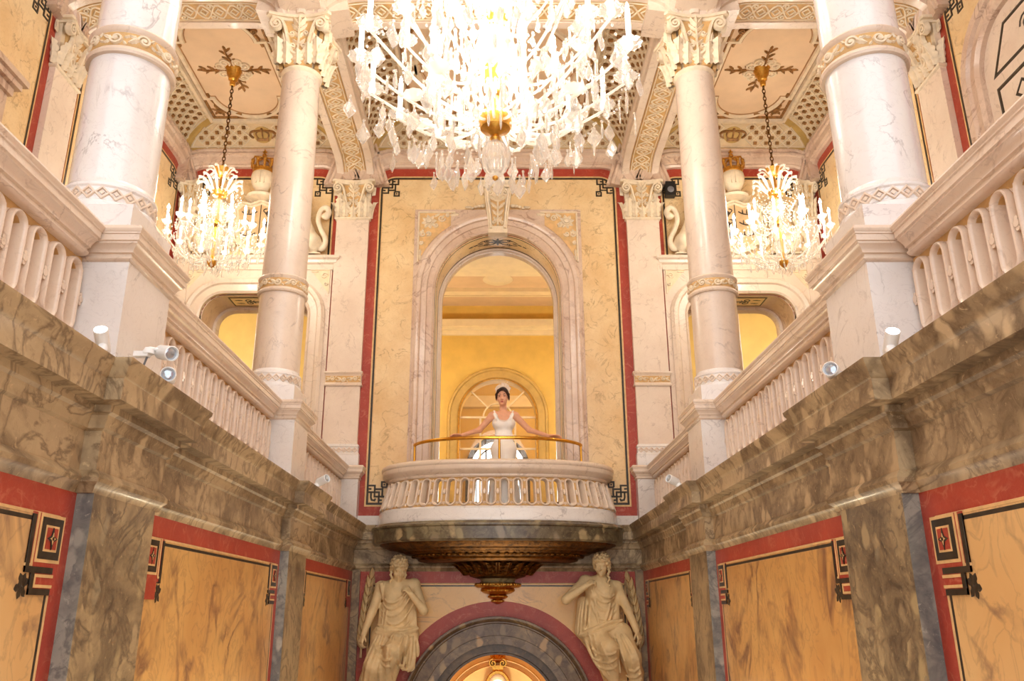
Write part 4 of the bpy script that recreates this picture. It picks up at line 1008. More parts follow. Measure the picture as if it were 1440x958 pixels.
def pilaster(f_, lab, mat='cream', ped=True, hw=.235):
    f = lambda u, v, d: f_(u, v, max(d, .002))
    loc = f(0, ZG, .05); r = thing('pilaster', lab, 'pilaster', loc, 'tall capped pilasters of the gallery walls')
    e = .07
    if ped:
        p = MB(); p.rect(-.29, .29, ZG, 1.68, 0, .16, f); obj('pedestal_die', p, M['white'], r)
        p = MB(); p.sweep([(-.29, 0), (-.29, .16), (.29, .16), (.29, 0)], [(o, z) for o, z in CAPP + [(-.1, ZT), (-.1, mz(1.6))]], lambda u, v, z: f(u, z, max(0, v))); p.rect(-.28, .28, 1.72, ZT, 0, .16, f); obj('pedestal_cap', p, M['cream'], r)
    p = MB(); p.rect(-.27, .27, ZT if ped else ZG, 1.98, 0, .11, f); obj('plinth', p, M['white'], r)
    p = MB(); p.sweep([(-hw, 0), (-hw, e), (hw, e), (hw, 0)], [(-.03, 1.98), (.03, 1.98), (.035, 2.0), (.022, 2.02), (.02, 2.09), (.03, 2.10), (.025, 2.12), (0, 2.14), (-.03, 2.14)], lambda u, v, z: f(u, z, max(0, v))); p.rect(-hw, hw, 1.98, 2.14, 0, e, f); bb = obj('base', p, M['white'], r)
    d_ = MB(); diamonds(d_, lambda u, v, d: f(u, v, e + .021 + d), -hw - .01, hw + .01, 7, 2.055, .06); obj('diamond_relief', d_, M['cream'], bb)
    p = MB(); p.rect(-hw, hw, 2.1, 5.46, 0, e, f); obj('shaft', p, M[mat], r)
    p = MB(); p.sweep([(-hw, 0), (-hw, e), (hw, e), (hw, 0)], [(-.03, 2.93), (.02, 2.935), (.025, 2.955), (.012, 2.975), (.010, 3.085), (.02, 3.10), (.03, 3.12), (.025, 3.14), (-.03, 3.145)], lambda u, v, z: f(u, z, max(0, v))); rb = obj('ring_band', p, M['cream'], r)
    p = MB(); p.rect(-hw - .005, hw + .005, 2.985, 3.075, e, e + .0125, f); obj('ochre_ground', p, M['ochre'], rb)
    w = MB(); wave_band(w, lambda u, v, d: f(u, v, e + .012 + d), -hw, hw, 3, 3.03, .085); obj('scroll_relief', w, M['stucco'], rb)
    p = MB(); p.sweep([(-hw, 0), (-hw, e), (hw, e), (hw, 0)], [(-.03, 5.43), (.01, 5.435), (.025, 5.45), (.02, 5.475), (-.03, 5.48)], lambda u, v, z: f(u, z, max(0, v))); obj('astragal', p, M['stucco'], r)
    capital(r, 0, 0, 5.47, 6.04, f)
for s, nm in ((1, 'left'), (-1, 'right')):
    SX = s
    pilaster(lambda u, v, d: (-XC + u, YB - d, v), 'pale marble pilaster on the back wall between the balcony bay and the %s side door' % nm)
    pilaster(lambda u, v, d: (-XO + .17 + u * .5, YB - d, v), 'narrow corner pilaster at the %s end of the back wall, mostly hidden by the chandelier' % nm, ped=False)
    pilaster(lambda u, v, d: (-XO + d, 7.6 + u, v), 'pilaster with leafy capital on the %s gallery wall behind the thick column' % nm, ped=False)
    SX = 1

# ------------------------------------------------------------------ balustrades
def stad_ray(a, hw, hh):
    c, s = math.cos(a), math.sin(a); L = hh - hw
    if abs(c) > 1e-6 and abs(s / c * hw) <= L: t = hw / abs(c)
    else:
        b = L * abs(s); t = b + math.sqrt(max(0, b * b - L * L + hw * hw))
    return (c * t, s * t)
def rect_ray(a, hw, hh):
    c, s = math.cos(a), math.sin(a); t = min(hw / abs(c) if abs(c) > 1e-6 else 9e9, hh / abs(s) if abs(s) > 1e-6 else 9e9); return (c * t, s * t)
def angs(hw, hh, pw=None, ph=None):
    A = []
    for k in range(13):
        t = PI * k / 12; A += [math.atan2(hh - hw + hw * math.sin(t), hw * math.cos(t)), math.atan2(-(hh - hw) - hw * math.sin(t), hw * math.cos(t))]
    if pw: q = math.atan2(ph, pw); A += [q, PI - q, q - PI, -q]
    A.sort(); return [a for i, a in enumerate(A) if i == 0 or a - A[i - 1] > 1e-4]
def ring_mb(hw, hh, T, f):
    """one stadium shaped opening: outer moulding and thick reveal; local coordinates u,v"""
    m = MB(); A = angs(hw, hh)[::-1]
    P = [stad_ray(a, hw, hh) for a in A]
    m.sweep(P, [(0, -T), (0, .014), (.005, .026), (.012, .030), (.019, .026), (.023, .012), (.023, -.01), (.012, -T)], f, True)
    return m
def knob_mb(p, T, f):
    m = MB(); c = p / 2
    for v in (.022, 0, -.022):
        m.prism([(c + (.011 if v else .017) * math.cos(k * PI / 5), v + (.011 if v else .017) * math.sin(k * PI / 5)) for k in range(10)], -.01 if v else -.011, .0235 if v else .0265, f)
    m.prism([(c - .012, -.024), (c + .012, -.024), (c + .012, .024), (c - .012, .024)], -T, .012, f)
    return m
def pierced_mb(n, p, hw, hh, v0, v1, T, f, u0):
    m = MB(); H = (v1 - v0) / 2; A = angs(hw, hh, p / 2, H)
    for i in range(n):
        uc = u0 + (i + .5) * p; g = lambda u, v, d: f(uc + u, (v0 + v1) / 2 + v, d)
        R = [rect_ray(a, p / 2, H) for a in A]; S = [stad_ray(a, hw + .012, hh + .012) for a in A]
        m.ring(R, S, -T, 0, g)
    return m
def leaves_mb(n, p, hh, f, u0, vc):
    m = MB()
    for i in range(n + 1):
        u = u0 + i * p
        for s in (1, -1):
            for a in (PI / 2, PI / 2 + .7, PI / 2 - .7): leaf2(m, u, vc + s * (hh - .030), s * a, .042, .009, .0, .010, f, 2)
    return m
BZ = (1.215, 1.575)
def balustrade(y0, y1, lab, xc=-2.11, pitch=.168):
    r = thing('balustrade', lab, 'balustrade', (xc, (y0 + y1) / 2, ZG), 'pierced marble balustrades on the gallery parapets')
    n = max(1, round((y1 - y0 - .06) / pitch)); p = (y1 - y0 - .04) / n; T = .07
    f = lambda u, v, d: (xc + .055 + d, u, v)
    h = MB(); pr = [(.09 + o * 1.12, z) for o, z in CAPP]; pr = [(-.09, pr[0][1])] + pr
    pr = pr + [(-a, z) for a, z in pr[:1:-1]]
    h.prism([(xc + a, z) for a, z in pr], y0 + (.072 if y0 > 1 else 0), y1 - .072, lambda x, z, y: (x, y, z)); obj('handrail', h, M['cream'], r)
    b = MB(); b.prism([(xc - .09, ZG), (xc + .09, ZG), (xc + .09, 1.14), (xc + .075, 1.16), (xc + .07, 1.2), (xc - .09, 1.2)], y0 + .032, y1 - .032, lambda x, z, y: (x, y, z)); obj('plinth', b, M['white'], r)
    hh = .163; hw = p / 2 - .040; vc = 1.452
    pm = pierced_mb(n, p, hw, hh, 1.2, 1.665, T, f, y0 + .02); obj('pierced_ground', pm, M['ochre'], r)
    g = lambda u, v, d: (d + .055, u, v)
    rm = ring_mb(hw, hh, T, g); rm.merge(knob_mb(p, T, g)); rm.merge(leaves_mb(0, p, hh, g, p / 2, 0)); first = None
    for i in range(n):
        loc = ((0, y0 + .02 + (i + .5) * p - (y0 + y1) / 2, vc - ZG))
        if first is None:
            if SX < 0: rm.v = [(-a, b_, c) for a, b_, c in rm.v]
            first = obj('baluster_ring', rm, M['cream'], r, local=True); first.location = loc
        else: copy_obj(first, loc)
for s, nm in ((1, 'left'), (-1, 'right')):
    SX = s
    balustrade(.6, YC[0] - .265, 'nearest %s gallery balustrade with large oval openings, running out of the frame' % nm)
    balustrade(YC[0] + .265, YC[1] - .265, '%s gallery balustrade between the thick and the slim column' % nm)
    balustrade(YC[1] + .265, YB - .16, 'short far %s balustrade between the slim column and the back wall' % nm)
    SX = 1

# ------------------------------------------------------------------ balcony
def bal_path(w, d, n=64):
    P = []
    for k in range(n + 1):
        a = PI - PI * k / n; c, s = math.cos(a), math.sin(a)
        P.append((w * math.copysign(abs(c) ** (2 / 2.5), c), YB - d * abs(s) ** (2 / 2.5)))
    return P
br = thing('balcony', 'bowed white marble balcony with oval openings over a dark carved corbel', 'balcony', (0, YB, .81))
BP = bal_path(1.42, .90)
def bsw(prof, mat, nm): m = MB(); m.sweep(BP, [(-o, z) for o, z in prof], FXY); return obj(nm, m, mat, br)
bsw([(-.13, 1.575), (.0, 1.575), (.015, 1.59), (.015, 1.61), (.055, 1.63), (.085, 1.66), (.09, 1.67), (.09, 1.715), (.10, 1.725), (.105, 1.75), (.095, 1.77), (.08, 1.78), (-.11, 1.78)], M['cream'], 'coping')
bsw([(-.08, 1.04), (.125, 1.04), (.13, 1.06), (.12, 1.09), (.112, 1.19), (.10, 1.2), (.095, 1.215), (-.08, 1.215)], M['white'], 'parapet_base')
bsw([(-.12, .81), (.16, .81), (.18, .83), (.18, .97), (.20, .985), (.20, 1.005), (.17, 1.02), (.15, 1.04), (-.12, 1.04)], M['green'], 'slab_edge')
fl = MB(); fl.prism(bal_path(1.36, .84, 40), .85, 1.08, FXY); obj('floor_slab', fl, M['floor'], br)
# pierced band, leaning inwards towards the top
SL = [0]
for a, b in zip(BP, BP[1:]): SL.append(SL[-1] + math.hypot(b[0] - a[0], b[1] - a[1]))
def bpt(s):
    i = 0
    while i < len(SL) - 2 and SL[i + 1] < s: i += 1
    t = (s - SL[i]) / (SL[i + 1] - SL[i]); a, b = Vector(BP[i]), Vector(BP[i + 1]); p = a.lerp(b, t)
    def nrm(j):
        j = max(0, min(len(BP) - 2, j)); e = Vector(BP[j + 1]) - Vector(BP[j]); return Vector((e.y, -e.x)).normalized()
    n = nrm(i).lerp(nrm(i + 1 if t > .5 else i - 1), abs(t - .5)).normalized()
    return p, n
BT = .10
def fbal(u, v, d):
    p, n = bpt(max(0, min(SL[-1], u))); o = .088 - .105 * (v - 1.215) / .36 + d
    return (p.x + n.x * o, p.y + n.y * o, v)
NB = 24; pb = SL[-1] / NB; vcb = 1.395; hhb = .152; hwb = pb / 2 - .040
obj('pierced_ground', pierced_mb(NB, pb, hwb, hhb, 1.215, 1.575, BT, fbal, 0), M['ochre'], br)
for i in range(NB):
    uc = (i + .5) * pb; g = lambda u, v, d: fbal(uc + u, vcb + v, d)
    m = ring_mb(hwb, hhb, BT, g)
    if i < NB - 1: m.merge(knob_mb(pb, BT, g)); m.merge(leaves_mb(0, pb, hhb, g, pb / 2, 0))
    obj('baluster_ring', m, M['cream'], br)
# corbel: stacked half bowls against the wall
def bowl(prof, n=40, ex=2.2, flute=0):
    rows = []
    for k in range(n + 1):
        a = PI - PI * k / n; c, s = math.cos(a), math.sin(a)
        fl_ = 1 + (flute * math.cos(a * 34) if flute else 0)
        rows.append([(w * fl_ * math.copysign(abs(c) ** (2 / ex), c), YB - max(0, d * fl_ * abs(s) ** (2 / ex)), z) for w, d, z in prof])
    m = MB(); m.grid(rows); return m
obj('corbel_moulding', bowl([(1.52, .98, .82), (1.50, .96, .80), (1.42, .92, .775), (1.40, .90, .76), (1.30, .84, .75), (1.27, .83, .735), (1.2, .79, .72)], ex=2.5), M['oldgold'], br)
cb = obj('corbel_band', bowl([(1.22, .80, .73), (1.18, .77, .70), (1.10, .74, .685), (1.09, .735, .665), (1.03, .70, .65), (1.02, .69, .625), (.97, .66, .61), (.90, .62, .60), (.5, .46, .605)]), M['oldgold'], br)
bd = MB()
for k in range(41):
    a = PI - PI * k / 40; c, s = math.cos(a), math.sin(a)
    bd.ball((1.075 * math.copysign(abs(c) ** (2 / 2.2), c), YB - .728 * abs(s) ** (2 / 2.2), .675), .026, 8, 5, (1.3, 1, .7))
obj('bead_row', bd, M['oldgold'], cb)
cb = obj('corbel_bowl', bowl([(.56, .52, .615), (.52, .49, .585), (.47, .46, .56), (.41, .41, .52), (.40, .40, .485), (.36, .36, .46), (.345, .35, .435), (.29, .29, .42), (.25, .26, .41)], ex=2, flute=.012), M['oldgold'], br)
lm = MB()
for k in range(11):
    a = PI - PI * (k + .5) / 11; c, s = math.cos(a), math.sin(a)
    ff = lambda u, v, d, c=c, s=s: (c * (.37 + (v - .44) * .85 + d) - u * s, YB - s * (.36 + (v - .44) * .85 + d) - u * c, v)
    leaf3(lm, ff, 0, .45, .15, .07, .05, .02)
obj('acanthus_leaves', lm, M['oldgold'], cb)
obj('pendant_neck', bowl([(.26, .27, .42), (.225, .24, .40), (.215, .23, .37), (.235, .25, .355)], ex=2), M['green'], br)
pn = obj('pendant', bowl([(.235, .25, .36), (.29, .30, .345), (.295, .305, .325), (.27, .28, .305), (.20, .21, .295), (.218, .228, .275), (.212, .222, .255), (.16, .175, .23), (.095, .115, .217), (.125, .14, .203), (.13, .145, .187), (.10, .115, .17), (.06, .075, .157), (.085, .10, .147), (.085, .10, .132), (.05, .06, .118), (.02, .03, .105)], ex=2, flute=.02), M['gold'], br)
bd = MB()
for k in range(19):
    a = PI - PI * (k + .5) / 19; bd.ball((.28 * math.cos(a), YB - .295 * math.sin(a), .335), .02, 8, 5)
obj('bead_row', bd, M['gold'], pn)
# brass rail
hr = thing('brass_handrail', 'polished curved brass handrail standing on the balcony coping', 'handrail', (0, 10.2, 1.78))
RP = [(x * 1.13 / 1.42, YB - .50 - (YB - .50 - y) * 1.0 if False else y) for x, y in bal_path(1.42, .90)]
rp = [(x, y + .0) for x, y in bal_path(1.14, .9, 48) if y < 10.62]
t = MB(); t.tube([(x, y, 2.055) for x, y in rp], .022, 10); obj('rail', t, M['brass'], hr)
def bpost(x, y, z0=1.775):
    t = MB(); t.lathe([(.03, z0), (.03, z0 + .012), (.016, z0 + .02), (.014, z0 + .14), (.014, 2.04)], 12, (x, y, 0)); t.ball((x, y, 2.045), .02, 10, 6); obj('post', t, M['brass'], hr)
bpost(0.02, min(y for x, y in rp)); bpost(rp[0][0], rp[0][1], 1.1); bpost(rp[-1][0], rp[-1][1], 1.1)
# ------------------------------------------------------------------ chandeliers
def pend_mb(L, W, T=.012, lob=True):
    """flat cut pendant hanging from its top (z = 0 downwards)"""
    o = [(.0, .10), (.05, .13), (.10, .22), (.16, .20), (.22, .34), (.34, .62), (.44, .80), (.50, .86), (.56, 1.0), (.62, .96), (.70, .78), (.78, .62), (.86, .42), (.93, .24), (1.0, .03)] if lob else \
        [(.0, .12), (.06, .3), (.14, .28), (.2, .42), (.45, .9), (.62, 1.0), (.8, .7), (1.0, .04)]
    m = MB(); n = len(o); vs = []
    for t, w in o:
        e = T * (.5 if t < .9 else .3)
        vs += [(-W / 2 * w, 0, -L * t), (-W / 4 * w, -e, -L * (t * .94 + .03)), (W / 4 * w, -e, -L * (t * .94 + .03)), (W / 2 * w, 0, -L * t), (W / 4 * w, e, -L * (t * .94 + .03)), (-W / 4 * w, e, -L * (t * .94 + .03))]
    m.grid([vs[i * 6:i * 6 + 6] for i in range(n)], cv=True, capu=True)
    m.ball((0, 0, .014), .012, 8, 5)
    return m
def add_bead(m, p, r): m.ball(p, r, 6, 4)
def candle_arm(nm, root, path, rad, zb, cl, gl, bmat, br_=.085, cr=.021):
    """prototype arm pointing along +x with its candle, bulb and drip dish"""
    t = MB(); t.tube(path, rad, 8)
    for k in (.45, .7): 
        p = path[int(k * (len(path) - 1))]; t.ball(p, rad[0] * 1.7 if isinstance(rad, list) else rad * 1.7, 8, 6)
    a = obj(nm, t, M[gl], root, local=True)
    x = path[-1][0]
    b = MB(); b.lathe([(.008, -.03), (.02, -.02), (.03, -.005), (br_ * .6, .0), (br_ * .95, .022), (br_, .035), (br_ * .97, .036), (br_ * .6, .012), (.012, .012)], 24, (x, 0, zb), flute=(14, .10)); bo = obj('drip_dish', b, M['crystal'], a, local=True)
    c = MB(); c.lathe([(.028, 0), (.03, .02), (.022, .03), (cr, .04), (cr, cl), (cr * .5, cl + .006)], 14, (x, 0, zb + .01)); ca = obj('candle', c, M['candle'], a, local=True)
    f = MB(); f.lathe([(.006, 0), (.015, .012), (.017, .026), (.010, .048), (.001, .072)], 10, (x, 0, zb + .018 + cl)); fb = obj('bulb', f, bmat, a, local=True)
    return a, (x, zb + cl + .13)
def ring_arms(a, n, ph):
    out = [a]; ch = list(a.children); a.rotation_euler = (0, 0, ph)
    for k in range(1, n):
        c = copy_obj(a, rot=(0, 0, ph + 2 * PI * k / n)); out.append(c)
        for q in ch: copy_obj(q, parent=c)
    return out
def pendants(root, first, spots):
    for i, (x, y, z, rz, s) in enumerate(spots):
        o = first if i == 0 else copy_obj(first)
        o.location = (x, y, z); o.rotation_euler = (0, 0, rz); o.scale = (s, s, s)
rnd = random.Random(11)
def plight(nm, loc, e, col, r=.035):
    lt = bpy.data.lights.new(nm, 'POINT'); lo = bpy.data.objects.new(nm, lt); COL.objects.link(lo); lo.location = loc; lt.energy = e; lt.color = col; lt.shadow_soft_size = r

# big chandelier
CX, CY, CZ = -.02, 5.8, 3.24
big = thing('chandelier', 'huge glowing crystal chandelier hanging in the centre at the top of the photo', 'chandelier', (CX, CY, CZ), 'crystal chandeliers')
z_ = lambda z: z - CZ
def part(nm, mb, mat, root, ang=38): return obj(nm, mb, mat, root, ang=ang, local=True)
m = MB(); m.lathe([(.012, z_(3.255)), (.05, z_(3.275)), (.095, z_(3.33)), (.118, z_(3.41)), (.112, z_(3.48)), (.08, z_(3.54)), (.04, z_(3.57)), (.03, z_(3.60))], 24, flute=(12, .03)); part('glass_ball', m, M['crystal'], big, 20)
m = MB(); m.lathe([(.002, z_(3.225)), (.022, z_(3.24)), (.024, z_(3.255)), (.012, z_(3.27))], 16)
m.lathe([(.03, z_(3.57)), (.045, z_(3.60)), (.03, z_(3.63)), (.06, z_(3.66)), (.12, z_(3.69)), (.135, z_(3.73)), (.132, z_(3.79)), (.115, z_(3.81)), (.11, z_(3.84)), (.05, z_(3.86)), (.04, z_(3.98)), (.055, z_(4.0)), (.07, z_(4.03)), (.095, z_(4.20)), (.105, z_(4.25)), (.09, z_(4.28)), (.03, z_(4.30)), (.03, z_(4.68)), (.10, z_(4.70)), (.12, z_(4.75)), (.09, z_(4.82)), (.03, z_(4.84)), (.025, z_(6.95)), (.16, z_(6.97)), (.2, z_(7.1)), (.2, z_(7.14))], 28)
part('gilded_stem', m, M['gold'], big)
for za, zb_, r in ((4.30, 4.68, .17), (4.84, 5.25, .18), (5.3, 5.8, .15)):
    m = MB(); m.lathe([(.035, z_(za)), (r * .6, z_(za) + .04), (r, z_(za) + .4 * (zb_ - za)), (r * .8, z_(za) + .75 * (zb_ - za)), (.035, z_(zb_))], 24, flute=(12, .03)); part('glass_baluster', m, M['glassarm'], big, 20)
LB = []
def bz(r0, z0, a, b, r1, z1): return [(q[0], 0, q[1]) for q in bez((r0, z0), a, b, (r1, z1), 14)]
a1, l1 = candle_arm('arm', big, bz(.11, z_(3.80), (.45, z_(3.62)), (.80, z_(3.98)), 1.10, z_(4.22)), .013, z_(4.25), .34, 'glassarm', M['bulb'], .10)
A1 = ring_arms(a1, 16, .12); LB += [(l1, 16, .12)]
a2, l2 = candle_arm('upper_arm', big, bz(.10, z_(4.22), (.35, z_(4.02)), (.60, z_(4.38)), .78, z_(4.62)), .012, z_(4.65), .32, 'glassarm', M['bulb'], .09)
A2 = ring_arms(a2, 12, .3); LB += [(l2, 12, .3)]
a3, l3 = candle_arm('top_arm', big, bz(.08, z_(4.75), (.25, z_(4.62)), (.40, z_(4.88)), .48, z_(5.05)), .011, z_(5.08), .28, 'glassarm', M['bulb'], .085)
A3 = ring_arms(a3, 8, .1); LB += [(l3, 8, .1)]
# lower scroll arms with dishes, no candles
t = MB(); t.tube(bz(.12, z_(3.72), (.3, z_(3.62)), (.5, z_(3.92)), .66, z_(3.86)), .012, 8); t.lathe([(.01, -.02), (.05, 0), (.09, .03), (.085, .032), (.03, .01)], 20, (.66, 0, z_(3.87)), flute=(10, .06))
a0 = part('scroll_arm', t, M['glassarm'], big); 
for k in range(1, 10): copy_obj(a0, rot=(0, 0, .25 + 2 * PI * k / 10))
a0.rotation_euler = (0, 0, .25)
sp = []
for k in range(16):
    an = .12 + 2 * PI * k / 16
    for j in range(3):
        q = an + (j - 1) * .10; r = 1.10 + (.06 if j == 1 else -.03); sp.append((r * math.cos(q), r * math.sin(q), z_(4.17) - (.20 if j == 1 else .05) - rnd.random() * .12, rnd.random() * 3, .85 + rnd.random() * .3))
for k in range(10):
    an = .25 + 2 * PI * k / 10
    for j in range(3): q = an + (j - 1) * .16; sp.append((.68 * math.cos(q), .68 * math.sin(q), z_(3.83) - rnd.random() * .16 - (.05 if j == 1 else 0), rnd.random() * 3, .85 + rnd.random() * .3))
for k in range(12):
    an = .1 + 2 * PI * k / 12; r = .34 + .08 * (k % 2); sp.append((r * math.cos(an), r * math.sin(an), z_(3.60) - (k % 3) * .06, rnd.random() * 3, .9 + .2 * rnd.random()))
for x, y, z in ((.10, -.25, 3.40), (-.12, -.3, 3.44), (.28, -.1, 3.38), (-.3, .1, 3.42), (.02, .3, 3.45), (.2, .3, 3.42), (-.22, -.1, 3.5), (.36, -.3, 3.5)): sp.append((x, y, z_(z), rnd.random() * 3, 1))
pm = part('crystal_pendant', pend_mb(.20, .115), M['crystal'], big, None); pendants(big, pm, sp[:98])
# the remaining small drops, spires and bead strings
dr = MB()
tmp = pend_mb(.13, .06, .014, False); spk = MB(); spk.lathe([(.002, -.18), (.014, -.12), (.010, -.02), (.016, 0), (.006, .02)], 6)
def put(mb, src, x, y, z, rz, s): mb.merge(src, Matrix.Translation((x, y, z)) @ Matrix.Rotation(rz, 4, 'Z') @ Matrix.Scale(s, 4))
for n, r, z, ph in ((12, .78, 4.60, .3), (8, .48, 5.03, .1)):
    for k in range(n):
        an = ph + 2 * PI * k / n
        for j in range(4): q = an + (j - 1.5) * .11 / r * .6; put(dr, tmp, r * math.cos(q), r * math.sin(q), z_(z) - .03 - .12 * (j % 2), rnd.random() * 3, 1.1)
for k in range(32):
    an = 2 * PI * k / 32; put(dr, tmp, .9 * math.cos(an), .9 * math.sin(an), z_(3.92) - .06 * (k % 3), rnd.random() * 3, 1.15); put(dr, tmp, .5 * math.cos(an + .1), .5 * math.sin(an + .1), z_(3.68) - .07 * (k % 3), rnd.random() * 3, 1.1)
    put(dr, spk, .55 * math.cos(an), .55 * math.sin(an), z_(4.12) - .05 * (k % 2), 0, 1.1); put(dr, spk, .3 * math.cos(an), .3 * math.sin(an), z_(3.95), 0, 1)
for k in range(16):
    a_, b_ = .12 + 2 * PI * k / 16, .12 + 2 * PI * (k + 1) / 16
    for j in range(1, 9):
        t = j / 9; q = a_ + (b_ - a_) * t; dr.ball((1.08 * math.cos(q), 1.08 * math.sin(q), z_(4.24) - .16 * math.sin(PI * t)), .013, 6, 4)
    for j in range(1, 12):
        t = j / 12; r = 1.06 - .93 * t; dr.ball((r * math.cos(a_), r * math.sin(a_), z_(4.26) + .42 * t - .28 * math.sin(PI * t)), .013, 6, 4)
for k in range(230):
    an = k * 2.39996; rr = .22 + .62 * ((k * .618) % 1); put(dr, tmp if k % 3 else spk, rr * math.cos(an), rr * math.sin(an), z_(4.0 + .95 * ((k * .377) % 1) + .1 * rr), rnd.random() * 3, .95 + .4 * rnd.random())
o = part('crystal_drops', dr, M['crystal'], big, None); o['kind'] = 'stuff'
for (x, z), n, ph in LB:
    for k in range(n):
        if n == 16 and k % 2: continue
        an = ph + 2 * PI * k / n; plight('chandelier_lamp', (CX + x * math.cos(an), CY + x * math.sin(an), CZ + z), LP['big'], (1, .98, .93))

for k in range(4):
    for zc_ in (4.08, 4.56): plight('chandelier_core_fill', (CX + .26 * math.cos(k * PI / 2 + .6), CY + .26 * math.sin(k * PI / 2 + .6), zc_), LP['core'], (1, .98, .93), .05)  # bare lamps added round the stem to brighten the centre crystals
# two smaller chandeliers in the galleries
def small_chandelier(sx, nm):
    X, Y, Z = -3.5 * sx, 9.35, 3.95; zz = lambda z: z - Z
    r = bpy.data.objects.new('chandelier', None); COL.objects.link(r); r.location = (X, Y, Z); WLOC[r.name] = Vector((0, 0, 0)); r.empty_display_size = .1
    tag(r, 'smaller lit crystal chandelier on a chain in the %s gallery' % nm, 'chandelier', 'crystal chandeliers')
    m = MB(); m.lathe([(.004, zz(4.0)), (.03, zz(4.02)), (.055, zz(4.06)), (.06, zz(4.10)), (.03, zz(4.13)), (.018, zz(4.18)), (.018, zz(4.55)), (.05, zz(4.58)), (.05, zz(4.62)), (.018, zz(4.65)), (.018, zz(4.96)), (.08, zz(4.98)), (.10, zz(5.04)), (.05, zz(5.08)), (.018, zz(5.1)), (.018, zz(5.24)), (.07, zz(5.27)), (.10, zz(5.33)), (.105, zz(5.36)), (.03, zz(5.375))], 20); part('gilded_stem', m, M['gold'], r)
    m = MB(); m.lathe([(.02, zz(4.16)), (.07, zz(4.2)), (.09, zz(4.28)), (.06, zz(4.36)), (.02, zz(4.4))], 18, flute=(9, .04)); part('glass_baluster', m, M['crystal'], r, 20); m = MB(); m.lathe([(.02, zz(4.66)), (.06, zz(4.7)), (.075, zz(4.78)), (.04, zz(4.9)), (.02, zz(4.94))], 18, flute=(9, .04)); part('glass_baluster', m, M['crystal'], r, 20)
    a, l = candle_arm('arm', r, bz(.05, zz(4.10), (.25, zz(3.98)), (.45, zz(4.2)), .58, zz(4.42)), .009, zz(4.44), .17, 'glassarm', M['bulb2'], .055, .013); ring_arms(a, 12, .1)
    a, l2 = candle_arm('upper_arm', r, bz(.05, zz(4.6), (.15, zz(4.42)), (.25, zz(4.5)), .33, zz(4.62)), .008, zz(4.64), .17, 'glassarm', M['bulb2'], .05, .013); ring_arms(a, 6, .3)
    # crown of curved glass leaves
    t = MB(); t.tube(bz(.06, zz(5.03), (.14, zz(5.0)), (.16, zz(5.24)), .27, zz(5.18)), [.012] * 6 + [.016, .018, .02, .02, .018, .016, .014, .02, .022], 6); a = part('crown_leaf', t, M['glassarm'], r)
    for k in range(1, 12): copy_obj(a, rot=(0, 0, 2 * PI * k / 12))
    t = MB(); t.tube(bz(.05, zz(5.26), (.10, zz(5.3)), (.12, zz(5.40)), .19, zz(5.32)), [.010] * 8 + [.013, .015, .015, .013, .012, .016, .016], 6); a = part('crown_leaf', t, M['glassarm'], r)
    for k in range(1, 10): copy_obj(a, rot=(0, 0, .2 + 2 * PI * k / 10))
    sp = []
    for k in range(12):
        an = .1 + 2 * PI * k / 12
        for j in range(2): q = an + (j - .5) * .16; sp.append((.58 * math.cos(q), .58 * math.sin(q), zz(4.39) - .05 * j, rnd.random() * 3, .9 + .2 * rnd.random()))
    for k in range(18): an = 2 * PI * k / 18; sp.append((.42 * math.cos(an), .42 * math.sin(an), zz(4.22) - .05 * (k % 2), rnd.random() * 3, .9 + .2 * rnd.random()))
    for k in range(14): an = 2 * PI * k / 14; sp.append((.24 * math.cos(an), .24 * math.sin(an), zz(4.12) - .04 * (k % 2), rnd.random() * 3, .9))
    for k in range(10): an = 2 * PI * k / 10; sp.append((.10 * math.cos(an), .10 * math.sin(an), zz(4.06), rnd.random() * 3, .8))
    for k in range(12): an = 2 * PI * k / 12; sp.append((.27 * math.cos(an), .27 * math.sin(an), zz(5.15), rnd.random() * 3, .7))
    for k in range(12): an = .2 + 2 * PI * k / 12; sp.append((.34 * math.cos(an), .34 * math.sin(an), zz(4.58), rnd.random() * 3, .8))
    pm = part('crystal_pendant', pend_mb(.125, .06), M['crystal'], r, None); pendants(r, pm, sp)
    dr = MB()
    for k in range(24):
        an = 2 * PI * k / 24
        for rr, z in ((.5, 4.33), (.33, 4.2), (.2, 4.5), (.45, 4.5)): put(dr, tmp, rr * math.cos(an + rr), rr * math.sin(an + rr), zz(z) - .03 * (k % 3), rnd.random() * 3, .62)
        for j in range(1, 9): t = j / 9; q = .56 - .48 * t; dr.ball((q * math.cos(an), q * math.sin(an), zz(4.46) + .5 * t - .22 * math.sin(PI * t)), .010, 6, 4)
        for j in range(1, 8): t = j / 8; q = .09 + .2 * (1 - t) ; dr.ball((q * math.cos(an), q * math.sin(an), zz(5.0) + .0 * t - .35 * t), .009, 6, 4)
    o = part('crystal_drops', dr, M['crystal'], r, None); o['kind'] = 'stuff'
    # chain and ceiling cup
    lk = MB(); lk.tube([(.019 * math.cos(2 * PI * k / 12), 0, .036 * math.sin(2 * PI * k / 12)) for k in range(12)], .0065, 5, True); first = part('chain_link', lk, M['oldgold'], r)
    z = 5.40; k = 0; first.location = (0, 0, zz(z))
    while z < 6.60: z += .056; k += 1; copy_obj(first, (0, 0, zz(z)), (0, 0, PI / 2 * (k % 2)))
    m = MB(); m.lathe([(.02, zz(6.60)), (.035, zz(6.61)), (.04, zz(6.65)), (.035, zz(6.67)), (.06, zz(6.69)), (.065, zz(6.73)), (.085, zz(6.76)), (.10, zz(6.84)), (.115, zz(6.855))], 24); part('ceiling_cup', m, M['gold'], r)
